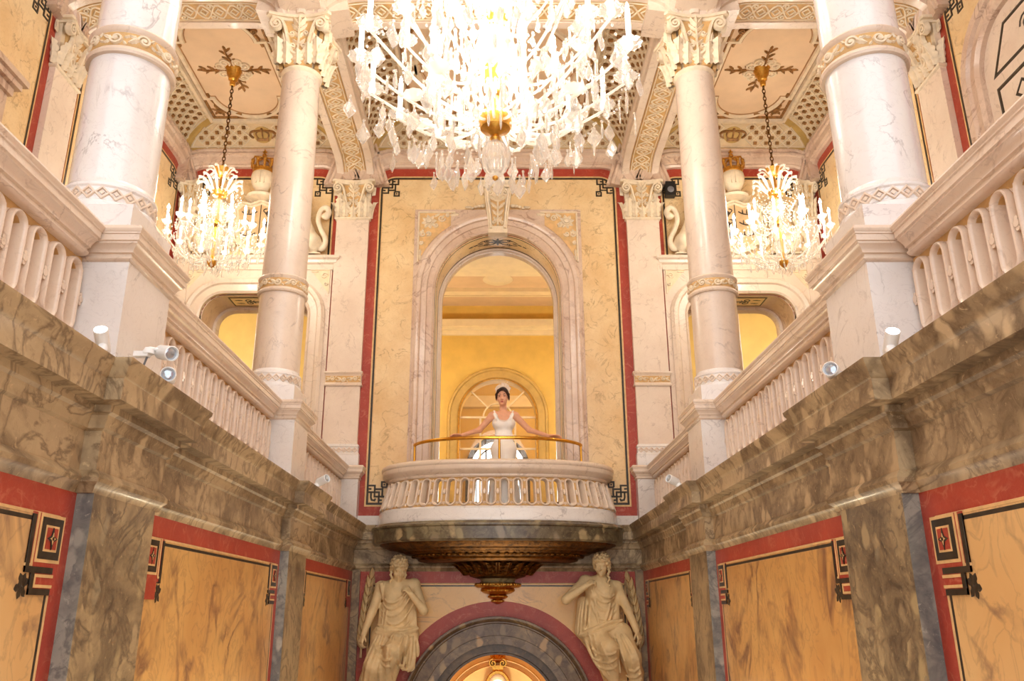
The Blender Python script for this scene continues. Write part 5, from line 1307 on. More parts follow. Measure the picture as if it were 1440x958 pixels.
    for (x, z), n, ph in ((l, 12, .1), (l2, 6, .3)):
        for k in range(0, n, 2): an = ph + 2 * PI * k / n; plight('chandelier_lamp', (X + x * math.cos(an), Y + x * math.sin(an), Z + z - .02), LP['small'], (1, .96, .87), .03)
    ro = thing('ceiling_rosette', 'gilded leaf spray rosette round the chandelier cup on the %s gallery ceiling' % nm, 'ceiling rosette', (X, Y, 6.86), 'gilded ceiling rosettes')
    ro.location = (X, Y, 6.86); WLOC[ro.name] = Vector((0, 0, 0))
    fz = lambda u, v, d: (u, v, -d - .002)
    for k in range(4):
        a = PI / 4 * 0 + k * PI / 2; m = MB(); c_, s_ = math.cos(a), math.sin(a); F = lambda u, v, d, c_=c_, s_=s_: fz(u * c_ - v * s_, u * s_ + v * c_, d)
        strip(m, bez((.1, 0), (.2, .04), (.3, -.04), (.42, 0), 10), .011, 0, .025, F)
        for t, sd in ((.16, 1), (.2, -1), (.26, 1), (.32, -1), (.37, 1)): leaf2(m, t, 0, sd * .8, .11, .024, 0, .03, F, 2)
        leaf2(m, .38, 0, 0, .11, .025, 0, .03, F, 2); part('leaf_spray', m, M['ceilgold'], ro)
    m = MB()
    for k in range(4):
        a = PI / 4 + k * PI / 2; 
        for sd in (1, -1): strip(m, spiral(.17 * math.cos(a) + .05 * sd * math.sin(a), .17 * math.sin(a) - .05 * sd * math.cos(a), .075, 1.5, a + PI, sd, 18), .016, 0, .022, fz)
    part('scroll', m, M['stucco'], ro)
small_chandelier(1, 'left'); small_chandelier(-1, 'right')

# ------------------------------------------------------------------ spotlights on the parapet ledge, speaker, sconces
def spotlight(base, aim, lab, arm=None, glow=False, s=1.0):
    r = thing('spotlight', lab, 'spotlight', base, 'white spotlights on the parapet ledge'); b = Vector(base); a = Vector(aim).normalized()
    m = MB(); m.lathe([(.028 * s, 0), (.028 * s, .012), (.02 * s, .03), (.01, .034)], 16, base); obj('base', m, M['whiteplastic'], r)
    h = b + (Vector(arm) if arm else Vector((0, 0, .07)))
    m = MB(); m.tube([b + Vector((0, 0, .03)), b + Vector((0, 0, .05)) if not arm else b.lerp(h, .5) + Vector((0, 0, .02)), h], .010, 8); m.ball(h, .018, 10, 6); obj('swivel_arm', m, M['whiteplastic'], r)
    ax = Vector((0, 0, 1)).rotation_difference(a).to_matrix().to_4x4(); T = Matrix.Translation(h + a * .0) @ ax
    m = MB(); q = MB(); q.lathe([(.012, -.05), (.03 * s, -.045), (.036 * s, -.03), (.038 * s, .075), (.034 * s, .078), (.033 * s, .07), (.03 * s, .062), (.002, .062)], 20); m.merge(q, T); hd = obj('lamp_head', m, M['whiteplastic'], r)
    m = MB(); q = MB(); q.lathe([(.031 * s, .064), (.022 * s, .070), (.001, .071)], 18); m.merge(q, T); obj('lens', m, M['spotglow' if glow else 'lens'], hd)
    return r
for s, nm in ((1, 'left'), (-1, 'right')):
    SX = s
    xe = -1.70
    if s > 0:
        spotlight((-1.72, 3.90, 1.21), (.6, -.45, -.2), 'white spotlight with open lens on a bracket arm at the near left pedestal', (.06, .04, .02))
        r = spotlight((-1.69, 3.96, ZG), (.35, -.9, .0), 'white spotlight low on the ledge under the bracket lamp by the near left pedestal', (.05, .02, .04))
        m = MB(); m.tube([(-1.72, 3.90, 1.21), (-1.74, 3.91, 1.15), (-1.715, 3.93, 1.10), (-1.70, 3.95, 1.08)], .006, 6)
        cb_ = obj('cable', m, M['cable']); tag(cb_, 'short dark cable running between the two white spotlights on the left ledge', 'cable')
        bk = MB(); bk.box(-1.785, -1.715, 3.88, 3.92, 1.195, 1.22); br_ = obj('bracket', bk, M['whiteplastic']); tag(br_, 'small white wall bracket on the near left pedestal holding a spotlight', 'bracket')
        spotlight((-1.70, 3.40, ZG), (.12, -.75, .6), 'glowing white spotlight on the left ledge before the near pedestal', (-.01, .02, .035), True, .8)
    else:
        spotlight((-1.69, 3.92, ZG), (.5, -.7, .1), 'white spotlight behind the ledge edge by the near right pedestal', (.03, .02, .05), False)
        spotlight((-1.70, 3.42, ZG), (.12, -.75, .6), 'glowing white spotlight on the right ledge before the near pedestal', (-.01, .02, .035), True, .8)
    spotlight((-1.62, 7.45, ZG), (.75, -.5, .25), 'small white spotlight on the %s ledge below the slim far column' % nm, (.04, .0, .05), False)
    SX = 1
sp_ = thing('loudspeaker', 'small black loudspeaker fixed high on the right back wall beside the lion tail', 'loudspeaker', (2.53, YB - .05, 5.82))
m = MB(); m.box(2.46, 2.60, YB - .16, YB - .04, 5.80, 6.02); obj('cabinet', m, M['black'], sp_)
m = MB(); m.box(2.51, 2.55, YB - .04, YB - .002, 5.88, 5.94); obj('bracket', m, M['black'], sp_)
m = MB(); m.lathe([(.05, 0), (.045, .004), (.002, .006)], 16); q = MB(); q.merge(m, Matrix.Translation((2.53, YB - .16, 5.89)) @ Matrix.Rotation(PI / 2, 4, 'X')); obj('driver', q, M['cable'], sp_)
for s, nm in ((1, 'left'), (-1, 'right')):
    SX = s
    r = thing('wall_sconce', 'gilded crystal wall light glimpsed past the far %s column through the side door' % nm, 'wall light', (-2.78, YB + 1.6, 3.3), 'wall lights in the side rooms')
    m = MB(); m.box(-2.77, -2.75, YB + 1.5, YB + 1.7, 3.0, 3.5); m.tube([(-2.76, YB + 1.6, 3.2), (-2.9, YB + 1.6, 3.1), (-2.98, YB + 1.6, 3.3)], .015, 8); obj('back_plate', m, M['gold'], r)
    for dy in (-.12, .12):
        m = MB(); m.lathe([(.012, 0), (.012, .16)], 10, (-2.95, YB + 1.6 + dy, 3.34)); c_ = obj('candle', m, M['candle'], r)
        m = MB(); m.lathe([(.006, 0), (.016, .02), (.001, .07)], 10, (-2.95, YB + 1.6 + dy, 3.505)); obj('bulb', m, M['bulb2'], c_)
    for k in range(7):
        m = pend_mb(.13, .06); q = MB(); q.merge(m, Matrix.Translation((-2.92, YB + 1.42 + .06 * k, 3.30 - .05 * (k % 2))) @ Matrix.Rotation(PI / 2, 4, 'Z')); obj('crystal_pendant', q, M['crystal'], r, ang=None)
    SX = 1
# ------------------------------------------------------------------ figures
_c, _s = math.cos(PITCH), math.sin(PITCH)
def at(px, py, Y):
    """measured on the photo: the point of the plane y = Y seen at this pixel"""
    a, b = (px - 700) / F_PX, (479 - py) / F_PX; d = _c - b * _s
    return (Y * a / d, Y, Y * (_s + b * _c) / d)
from mathutils import Euler
def sculpt_head(S, c, rot, s, k=.010):
    R = Euler(rot).to_matrix(); c = Vector(c)
    P = lambda x, y, z: tuple(c + R @ Vector((x * s, y * s, z * s)))
    def E(p, r, kk=k, sub=False): S.ell(P(*p), [q * s for q in r], kk * s, sub, rot)
    E((0, .012, .03), (.074, .092, .084), .02); E((0, -.03, -.035), (.058, .060, .074), .03); E((0, -.072, -.094), (.024, .02, .018), .02)
    for q in (1, -1): E((q * .04, -.058, -.03), (.024, .024, .026), .02); E((q * .031, -.104, .004), (.021, .018, .013), .012, True); E((q * .030, -.078, .003), (.014, .013, .011), .004); E((q * .075, .012, -.012), (.010, .020, .030), .008)
    S.cone(P(-.046, -.080, .026), P(.046, -.080, .026), .011 * s, .011 * s, .012 * s)
    S.cone(P(0, -.090, .006), P(0, -.112, -.034), .008 * s, .0125 * s, .008 * s)
    for q in (1, -1): S.cone(P(0, -.102, -.038), P(q * .012, -.096, -.038), .009 * s, .007 * s, .006 * s)
    S.cone(P(-.020, -.086, -.064), P(.020, -.086, -.064), .0075 * s, .0075 * s, .005 * s); S.cone(P(-.015, -.085, -.074), P(.015, -.085, -.074), .008 * s, .008 * s, .005 * s)
    E((0, -.100, -.069), (.020, .006, .0022), .003, True)
    return P
def sculpt_hand(S, w, d, n, t, s=1.0, bend=(.25, .3, .25), k=.004, thumb_out=.9):
    w = Vector(w); d = Vector(d).normalized(); n = Vector(n); n = (n - d * n.dot(d)).normalized(); t = Vector(t); t = (t - d * t.dot(d) - n * t.dot(n)).normalized()
    for i in range(4):
        o = t * (.031 - .0205 * i) * s; kn = w + d * (.088 - .004 * abs(i - 1)) * s + o
        S.cone(w + o * .6 + d * .015 * s, kn, .0165 * s, .0125 * s, .008 * s)
        L = (.92, 1.04, .97, .76)[i]; p = kn; dd = d.copy(); th = 0; r = .0092 * s
        for j, l in enumerate((.043, .028, .022)):
            th += bend[j]; dd = d * math.cos(th) + n * math.sin(th) + t * (.10 - .066 * i); q = p + dd.normalized() * l * L * s
            S.cone(p, q, r, r * .9, k * s); p = q; r *= .9
    b = w + d * .028 * s + t * .026 * s; dd = (d * .62 + t * thumb_out + n * .25).normalized()
    q = b + dd * .042 * s; S.cone(w + d * .012 * s, b, .016 * s, .014 * s, .008 * s); S.cone(b, q, .0125 * s, .0105 * s, .006 * s)
    S.cone(q, q + (dd + d * .5).normalized() * .03 * s, .0105 * s, .0085 * s, .004 * s)

def hair_curls(S, P, s, pts, r, k=.006):
    for p in pts: S.ell(P(*p), [r * s] * 3, k)

# --- sandstone statues in the spandrels of the lower arch
def statue(side):
    H = .0085
    if side == 'left':
        O = lambda x, y, Y: at(490 + x / 4.84, 760 + y / 4.84, Y); hs = 1.12
        head = O(343, 195, 10.66); rot = (.44, 0, .32)
        nk = O(330, 300, 10.74); sl = O(222, 318, 10.78); sr = O(448, 300, 10.76); ch = O(335, 375, 10.72); wa = O(318, 545, 10.76); hp = O(312, 640, 10.78)
        el, wl = O(160, 490, 10.76), O(103, 640, 10.70); er, hr_ = O(512, 478, 10.62), O(428, 372, 10.56)
        kr, ar = O(300, 745, 10.44), O(235, 960, 10.60); kl, al = O(165, 860, 10.52), O(120, 1080, 10.66); hipR, hipL = O(395, 655, 10.74), O(235, 660, 10.76)
        fr = -1
    else:
        O = lambda x, y, Y: at(740 + x / 4.84, 760 + y / 4.84, Y); hs = 1.12
        head = O(512, 172, 10.66); rot = (.16, 0, -.30)
        nk = O(515, 275, 10.74); sl = O(400, 278, 10.76); sr = O(618, 318, 10.78); ch = O(500, 345, 10.72); wa = O(490, 540, 10.76); hp = O(535, 630, 10.78)
        el, wl = O(270, 405, 10.62), O(405, 312, 10.56); er, hr_ = O(695, 480, 10.74), O(752, 620, 10.68)
        kr, ar = O(565, 735, 10.46), O(595, 945, 10.60); kl, al = O(725, 800, 10.52), O(765, 1010, 10.62); hipR, hipL = O(455, 640, 10.74), O(640, 640, 10.76)
        fr = 1
    c0 = Vector(hp); lo = (c0.x - .55, 10.30, c0.z - 1.05); hi = (c0.x + .55, 11.0, head[2] + .22)
    S = Sculpt(lo, hi, H); V = Vector
    # torso
    S.cone(nk, head, .055, .05, .02)
    S.cone(V(sl).lerp(V(ch), .25), V(sr).lerp(V(ch), .25), .085, .085, .05)
    S.cone(sl, sr, .062, .062, .04)
    m = (V(sl) + V(sr)) / 2
    S.cone(m.lerp(V(ch), .4), wa, .135, .125, .06); S.ell(tuple(V(ch) + V((0, .02, -.02))), (.165, .11, .15), .05); S.cone(wa, hp, .125, .165, .06)
    for q in (-1, 1): S.ell((ch[0] + q * .075, ch[1] - .085, ch[2] - .06), (.062, .052, .062), .04)
    S.cone(hipL, hipR, .14, .14, .06)
    # limbs
    S.chain([sl, el, wl], [.066, .053, .036], .02); S.chain([sr, er, hr_], [.066, .053, .036], .02)
    for p in (sl, sr): S.ell(p, (.072, .07, .068), .03)
    S.chain([hipR, kr, ar], [.135, .098, .068], .04); S.chain([hipL, kl, al], [.135, .098, .068], .04)
    P = sculpt_head(S, head, rot, hs, .012)
    # hands
    raised, low_ = (hr_, wl) if side == 'left' else (wl, hr_)
    e_r, e_l = (er, el) if side == 'left' else (el, er)
    d = V(raised) - V(e_r); sculpt_hand(S, raised, d, (0, .6, -.9), (0, -.5, .9), 1.1, (.9, 1.0, .8), .005)
    d = V(low_) - V(e_l); sculpt_hand(S, low_, d, (-.2 * fr, .2, -.3), (0, -1, .1), 1.1, (.6, .8, .6), .005)
    # drapery: cloth volumes then raised folds
    F = lambda pts, r0, r1=None, k=.012: S.chain([p for p in pts], [r0 + ((r1 or r0) - r0) * i / (len(pts) - 1) for i in range(len(pts))], k)
    def fold(crop, Y, r, k=.007, n=10):
        r = r * 1.0
        pts = [O(x, y, Y[min(i, len(Y) - 1)]) for i, (x, y) in enumerate(crop)]
        if len(pts) == 3: pts = [tuple(V(pts[0]) * (1 - t) ** 2 + V(pts[1]) * 2 * t * (1 - t) + V(pts[2]) * t * t) for t in [i / n for i in range(n + 1)]]
        fy = [S.front(q[0], q[2], q[1]) for q in pts]
        fy = [sum(fy[max(0, i - 1):i + 2]) / len(fy[max(0, i - 1):i + 2]) for i in range(len(fy))]
        pts = [(q[0], y - r * .12, q[2]) for q, y in zip(pts, fy)]
        N = len(pts); S.chain(pts, [r * (.55 + .45 * math.sin(PI * i / (N - 1))) for i in range(N)], k)
    if side == 'left': S.cone(O(425, 430, 10.76), O(435, 640, 10.76), .055, .075, .03); S.cone(O(240, 450, 10.78), O(225, 620, 10.78), .05, .06, .03)
    else: S.cone(O(600, 400, 10.78), O(600, 570, 10.78), .06, .07, .03)
    for q in (-.5, .5): S.cone(V(ch).lerp(V(sr if q > 0 else sl), .35) + V((0, -.02, -.03)), V(wa) + V((q * .06, -.02, 0)), .105, .115, .04)
    if side == 'left':
        for a, b, c_, Y in (((238, 425), (300, 540), (405, 360), (10.68, 10.60, 10.62)), ((232, 440), (290, 620), (420, 390), (10.70, 10.60, 10.63)), ((225, 470), (300, 700), (445, 430), (10.72, 10.62, 10.66)),
                        ((220, 520), (310, 760), (452, 500), (10.72, 10.62, 10.68)), ((250, 400), (300, 470), (400, 345), (10.67, 10.6, 10.6)), ((240, 470), (235, 560), (215, 620), (10.66,)), ((450, 450), (462, 540), (455, 620), (10.7,)), ((262, 480), (250, 560), (240, 625), (10.64,))):
            fold([a, b, c_], Y, .017)
        fold([(200, 600), (320, 680), (470, 600)], (10.68, 10.58, 10.68), .034); fold([(205, 575), (320, 640), (465, 590)], (10.7, 10.6, 10.7), .026); fold([(190, 625), (300, 660), (440, 650)], (10.66, 10.56, 10.64), .03)
        # skirt
        S.cone(O(250, 680, 10.72), O(150, 960, 10.70), .13, .14, .05); S.cone(O(330, 690, 10.70), O(250, 960, 10.70), .14, .12, .05)
        for x0, x1, x2, Y in ((215, 150, 118, 10.60), (235, 185, 150, 10.56), (255, 205, 190, 10.53), (270, 225, 215, 10.52), (200, 128, 95, 10.64), (300, 262, 262, 10.5), (320, 290, 300, 10.5)):
            fold([(x0, 650), (x1, 800), (x2, 960)], (Y + .06, Y, Y + .03), .02)
        S.cone(O(430, 650, 10.70), O(420, 860, 10.66), .075, .06, .03)
        for x0, x1, x2, y2 in ((380, 345, 335, 870), (410, 385, 370, 885), (435, 425, 405, 895), (450, 460, 440, 850), (460, 478, 470, 790)): fold([(x0, 650), (x1, 760), (x2, y2)], (10.62, 10.58, 10.6), .021)
        fold([(310, 800), (350, 880), (410, 890)], (10.52, 10.52, 10.56), .02); fold([(180, 700), (220, 860), (300, 800)], (10.58, 10.46, 10.46), .02); fold([(200, 760), (240, 900), (310, 840)], (10.52, 10.46, 10.46), .018)
        fold([(150, 720), (260, 740), (300, 700)], (10.6, 10.5, 10.5), .018)
        F([O(225, 300, 10.70), O(240, 400, 10.68)], .03, .02)
    else:
        for a, b, c_, Y in (((455, 320), (500, 480), (600, 390), (10.62, 10.60, 10.68)), ((440, 340), (500, 560), (605, 430), (10.62, 10.6, 10.68)), ((430, 370), (480, 640), (610, 480), (10.63, 10.6, 10.7)), ((460, 310), (540, 430), (600, 370), (10.6, 10.6, 10.68)),
                        ((420, 380), (400, 500), (400, 620), (10.64,)), ((395, 390), (375, 500), (372, 640), (10.66,)), ((375, 420), (355, 540), (350, 640), (10.7,)), ((440, 420), (425, 520), (430, 600), (10.62,)), ((470, 400), (470, 500), (500, 580), (10.61,)), ((600, 420), (590, 500), (560, 560), (10.64,)), ((575, 420), (560, 500), (530, 570), (10.62,))):
            fold([a, b, c_], Y, .0165)
        S.cone(O(385, 420, 10.78), O(370, 620, 10.78), .07, .075, .03)
        fold([(370, 640), (480, 600), (650, 545)], (10.66, 10.56, 10.66), .033); fold([(380, 650), (500, 640), (650, 570)], (10.66, 10.55, 10.64), .028); fold([(420, 625), (540, 560), (620, 545)], (10.62, 10.56, 10.66), .022)
        S.cone(O(500, 660, 10.70), O(560, 890, 10.64), .12, .085, .05); S.cone(O(640, 660, 10.72), O(745, 900, 10.66), .12, .10, .05)
        for a, b, c_, Y in (((410, 660), (430, 780), (500, 880), 10.6), ((430, 650), (470, 790), (530, 915), 10.56), ((460, 650), (500, 800), (560, 915), 10.52), ((500, 700), (560, 830), (610, 890), 10.48), ((450, 740), (520, 800), (600, 760), 10.5), ((460, 800), (540, 860), (610, 800), 10.5), ((480, 850), (550, 900), (615, 850), 10.5), ((400, 670), (420, 740), (450, 800), 10.64)):
            fold([a, b, c_], (Y + .04, Y, Y + .02), .02)
        for a, b, c_ in (((610, 640), (650, 760), (690, 900)), ((640, 640), (700, 760), (740, 930)), ((670, 640), (740, 740), (770, 900)), ((600, 660), (620, 780), (640, 900)), ((690, 880), (730, 900), (760, 860)), ((680, 920), (730, 950), (775, 900)), ((660, 960), (720, 985), (780, 940))):
            fold([a, b, c_], (10.62, 10.54, 10.58), .019)
    root = thing('statue', {'left': 'sandstone figure with bowed head and curls holding a palm branch, left of the lower arch', 'right': 'sandstone figure with raised chin-high hand and short curls, right of the lower arch'}[side], 'statue', (c0.x, 10.9, lo[2]), 'sandstone statues flanking the lower arch')
    obj('body', S.mesh(), M['statue'], root, ang=80)
    # curly hair
    Hh = Sculpt((head[0] - .22, head[1] - .2, head[2] - .36), (head[0] + .22, 10.995, head[2] + .22), .0075)
    r2 = random.Random(5)
    Hh.ell(P(0, .028, .045), (.088 * hs, .098 * hs, .088 * hs), .01, rot=rot)
    for i in range(46):
        a = i * 2.4; zq = .01 + .12 * (i / 46); rr = .088 * math.sqrt(max(0, 1 - ((zq - .04) / .1) ** 2)) if zq > .04 else .088
        x, y = rr * math.cos(a), .02 + rr * 1.08 * math.sin(a)
        if y < -.05 and zq < .055: continue
        Hh.ell(P(x, y, zq), [.021] * 3, .008)
    for i in range(9):
        a = -PI * (.08 + .84 * i / 8); Hh.ell(P(.082 * math.cos(a), .015 + .098 * math.sin(a), .060 + .012 * (i % 2)), [.02] * 3, .006)
    for q in (1, -1):
        for i in range(4): Hh.ell(P(q * .082, -.005 + .014 * i, .03 - .02 * i), [.021] * 3, .006)
        if side == 'left' or q == 1:
            for i in range(9): Hh.ell(P(q * (.075 + .010 * math.sin(i * 1.7)), -.0 - .006 * i + .01 * math.cos(i * 1.7), -.045 - .021 * i), [.019 - .0006 * i] * 3, .007)
    Hh.ell(P(0, .10, .03), (.05, .045, .05), .02)
    obj('curly_hair', Hh.mesh(), M['statue'], root, ang=80)
    # palm branch carved against the wall
    pb_ = MB(); fpl = lambda u, v, d: (u, 10.92 - d, v)
    if side == 'left': st = [O(82, 800, 10.92), O(92, 620, 10.92), (O(118, 430, 10.92)), O(150, 262, 10.92)]
    else: st = [O(778, 800, 10.92), O(770, 620, 10.92), O(742, 440, 10.92), O(700, 280, 10.92)]
    pts = bez(st[0], st[1], st[2], st[3], 18)
    pb_.tube(pts, [.016 - .0006 * i for i in range(19)], 8)
    for i in range(2, 19, 2):
        p = pts[i]; dx, dz = pts[min(18, i + 1)][0] - pts[i - 1][0], pts[min(18, i + 1)][2] - pts[i - 1][2]; a = math.atan2(dz, dx)
        for q in (1, -1):
            if i == 18: q *= .1
            n_ = 8; L_ = .215 - .004 * i; rows = []
            for j in range(n_ + 1):
                t = j / n_; w = .03 * math.sin(PI * min(1, t + .08)) ** .8; aa = a + q * (.62 - .34 * t); cx_, cz_ = p[0] + math.cos(aa) * L_ * t, p[2] + math.sin(aa) * L_ * t; nx, nz = -math.sin(aa), math.cos(aa)
                rows.append([(cx_ + nx * w, 10.955, cz_ + nz * w), (cx_ + nx * w * .5, 10.915, cz_ + nz * w * .5), (cx_, 10.90 - .02 * math.sin(PI * t), cz_), (cx_ - nx * w * .5, 10.915, cz_ - nz * w * .5), (cx_ - nx * w, 10.955, cz_ - nz * w)])
            pb_.grid(rows)
    obj('palm_branch', pb_, M['statue'], root, ang=60)
statue('left'); statue('right')

# --- the bride on the balcony
def bride():
    V = Vector; X0, Y0 = .075, 10.43; FZ = 1.08
    S = Sculpt((-.78, 10.05, FZ - .01), (.95, 10.75, 2.84), .0052)
    head = (X0 - .012, Y0 - .035, 2.640); rot = (.10, 0, -.10); hs = 1.0
    sl, sr = (X0 - .148, Y0, 2.405), (X0 + .148, Y0, 2.405)
    S.cone((X0, Y0 + .01, 2.41), (X0 - .008, Y0 - .012, 2.58), .048, .044, .02)
    S.cone((X0 - .10, Y0, 2.405), (X0 + .10, Y0, 2.405), .055, .055, .035)
    S.cone((X0, Y0 + .01, 2.425), (X0 - .12, Y0, 2.41), .035, .04, .02); S.cone((X0, Y0 + .01, 2.425), (X0 + .12, Y0, 2.41), .035, .04, .02)
    S.ell((X0, Y0, 2.32), (.135, .088, .13), .04); S.ell((X0, Y0, 2.13), (.108, .078, .12), .05); S.ell((X0, Y0 + .005, 1.97), (.142, .098, .12), .05)
    for q in (1, -1):
        S.ell((X0 + q * .058, Y0 - .062, 2.285), (.050, .044, .052), .03); S.cone((X0 + q * .066, Y0, 1.90), (X0 + q * .066, Y0 - .01, 1.55), .070, .052, .03); S.cone((X0 + q * .075, Y0 - .01, 1.55), (X0 + q * .07, Y0 + .01, 1.14), .056, .036, .02); S.cone((X0 + q * .07, Y0 + .01, 1.115), (X0 + q * .08, Y0 - .11, 1.105), .032, .025, .02)
    el, wl = (-.235, Y0 - .02, 2.215), (-.455, 10.235, 2.108); er, wr = (.40, Y0 - .02, 2.215), (.645, 10.275, 2.108)
    S.chain([sl, el, wl], [.046, .036, .023], .02); S.chain([sr, er, wr], [.046, .036, .023], .02)
    S.ell(sl, (.05, .05, .05), .02); S.ell(sr, (.05, .05, .05), .02)
    # hands lying on the brass rail, fingers bent over it
    sculpt_hand(S, wl, (-.9, -.35, -.02), (0, -.25, -1), (-.3, .9, 0) if False else (.35, -.9, 0), .92, (.10, .35, .35), .003, .7)
    sculpt_hand(S, wr, (.92, -.15, -.02), (0, -.25, -1), (-.15, -.95, 0), .92, (.10, .35, .35), .003, .7)
    P = sculpt_head(S, head, rot, hs, .010)
    r = thing('person', 'bride in a white sleeveless gown standing on the balcony, arms spread along the brass rail', 'person', (X0, Y0, FZ))
    obj('body', S.mesh(), M['skin'], r, ang=80)
    # gown
    G = Sculpt((X0 - .62, 9.95 + .05, FZ), (X0 + .62, 10.98, 2.50), .0072)
    G.ell((X0, Y0, 2.31), (.147, .098, .128), .03); G.ell((X0, Y0, 2.13), (.117, .087, .13), .05); G.ell((X0, Y0 + .005, 1.97), (.166, .116, .14), .05)
    for q in (1, -1):
        G.ell((X0 + q * .058, Y0 - .062, 2.288), (.056, .050, .057), .035)
        G.chain([(X0 + q * .085, Y0 - .088, 2.335), (X0 + q * .112, Y0 - .055, 2.41), (X0 + q * .118, Y0 + .0, 2.452), (X0 + q * .112, Y0 + .06, 2.41), (X0 + q * .10, Y0 + .085, 2.33)], [.024, .019, .018, .019, .024], .012)
    G.ell((X0, Y0 - .105, 2.405), (.088, .075, .095), .012, True); G.ell((X0, Y0 - .02, 2.47), (.088, .10, .085), .01, True); G.ell((X0, Y0 + .09, 2.40), (.08, .06, .10), .01, True)
    for q in (1, -1): G.ell((X0 + q * .185, Y0, 2.405), (.055, .085, .085), .008, True)
    G.cone((X0, Y0 + .005, 1.95), (X0, Y0 + .01, 1.55), .140, .165, .05, wave=(9, .008, .4)); G.cone((X0, Y0 + .01, 1.60), (X0, Y0 + .03, 1.02), .155, .235, .05, wave=(11, .016, 0))
    for k in range(14):
        a = 2 * PI * k / 14 + .1; G.chain([(X0 + .12 * math.cos(a), Y0 + .005 + .09 * math.sin(a), 1.88), (X0 + .165 * math.cos(a), Y0 + .01 + .16 * math.sin(a), 1.5), (X0 + .24 * math.cos(a), Y0 + .03 + .24 * math.sin(a), 1.09)], [.006, .012, .02], .03)
    gm_ = G.mesh(); gm_.v = [(x, y, max(z, FZ + .002)) for x, y, z in gm_.v]
    go = obj('gown', gm_, M['gown'], r, ang=80)
    lc = MB(); r2 = random.Random(3)
    for q in (1, -1):
        for i in range(12):
            t = i / 11; x = X0 + q * (.088 + .032 * t); y = Y0 - .112 + .115 * t; z = 2.34 + .125 * t
            lc.ball((x + r2.uniform(-.006, .006), y - .006 + .004 * r2.random(), z), .0105, 7, 5, (1.2, .7, 1))
    for i in range(15):
        a = PI + PI * i / 14; lc.ball((X0 + .083 * math.cos(a), Y0 - .135 + .02 * abs(math.cos(a)), 2.385 + .075 * math.sin(a)), .0075, 7, 5)
    obj('lace_trim', lc, M['gown'], go)
    sh = MB(); sh.tube([(X0 + .120 * math.cos(2 * PI * k / 36), Y0 + .092 * math.sin(2 * PI * k / 36), 2.115) for k in range(36)], .011, 8, True); obj('sash', sh, M['gown'], go)
    # hair swept up into a chignon
    Hh = Sculpt((head[0] - .16, head[1] - .16, head[2] - .14), (head[0] + .16, head[1] + .22, head[2] + .2), .005)
    Hh.ell(P(0, .022, .048), (.083, .098, .086), .01, rot=rot); Hh.ell(P(0, .11, .05), (.058, .055, .058), .02); Hh.ell(P(0, .05, .09), (.062, .07, .05), .02)
    for q in (1, -1): Hh.chain([P(q * .008, -.082, .100), P(q * .048, -.070, .078), P(q * .078, -.035, .03), P(q * .080, .01, -.015)], [.017, .018, .016, .012], .012); Hh.chain([P(q * .082, -.015, .0), P(q * .080, .02, -.045)], [.012, .006], .008)
    Hh.ell(P(0, -.075, .0), (.060, .052, .078), .008, True, rot); Hh.ell(P(0, -.02, -.09), (.085, .085, .08), .01, True)
    obj('hair', Hh.mesh(), M['hair'], r, ang=80)
    # pale feathered headpiece
    fe = MB(); r3 = random.Random(8)
    for i in range(26):
        a = PI * (.06 + .88 * i / 25); x = .078 * math.cos(a); h = .06 + .03 * math.sin(a)
        p0 = P(x, .03, .075 + .045 * math.sin(a)); p1 = P(x * 1.25, .045 + r3.uniform(-.02, .02), .10 + .065 * math.sin(a) + .01 * r3.random()); p2 = P(x * 1.15 + r3.uniform(-.012, .012), .065 + r3.uniform(-.02, .02), .115 + h * .85 * math.sin(a) + .012 * r3.random())
        fe.tube([p0, p1, p2], [.010, .011, .003], 6)
    for i in range(16):
        a = PI * i / 15; fe.ball(P(.083 * math.cos(a), .005, .055 + .075 * math.sin(a)), .009, 7, 5)
    obj('headpiece', fe, M['feather'], r)
    li = MB()
    for z, w, h in ((-.0655, .027, .0040), (-.0735, .022, .0050)):
        rows = []
        for i in range(9):
            u = -1 + 2 * i / 8; e = math.sqrt(max(0, 1 - u * u)); rows.append([P(w * u, -.0955 + .010 * u * u, z + .006 * u * u - h * e), P(w * u, -.0985 + .012 * u * u, z + .006 * u * u), P(w * u, -.0955 + .010 * u * u, z + .006 * u * u + h * e)])
        li.grid(rows)
    obj('lips', li, M['lip'], r)
    br2 = MB(); ey = MB()
    for q in (1, -1):
        br2.tube([P(q * .014, -.094, .027), P(q * .032, -.0935, .034), P(q * .050, -.083, .028)], [.0032, .0036, .0018], 6)
        br2.tube([P(q * .017, -.0905, .006), P(q * .030, -.0925, .0115), P(q * .045, -.086, .006)], [.0018, .0026, .0015], 6)
        ey.ball(P(q * .030, -.0885, .003), .0052, 8, 6)
    obj('eyebrows', br2, M['hair'], r); obj('eyes', ey, M['charge'], r)
    nk_ = MB(); nk_.ball(P(.079, .0, -.045), .006, 8, 6); nk_.ball(P(-.079, .0, -.045), .006, 8, 6); obj('earrings', nk_, M['feather'], r)
bride()

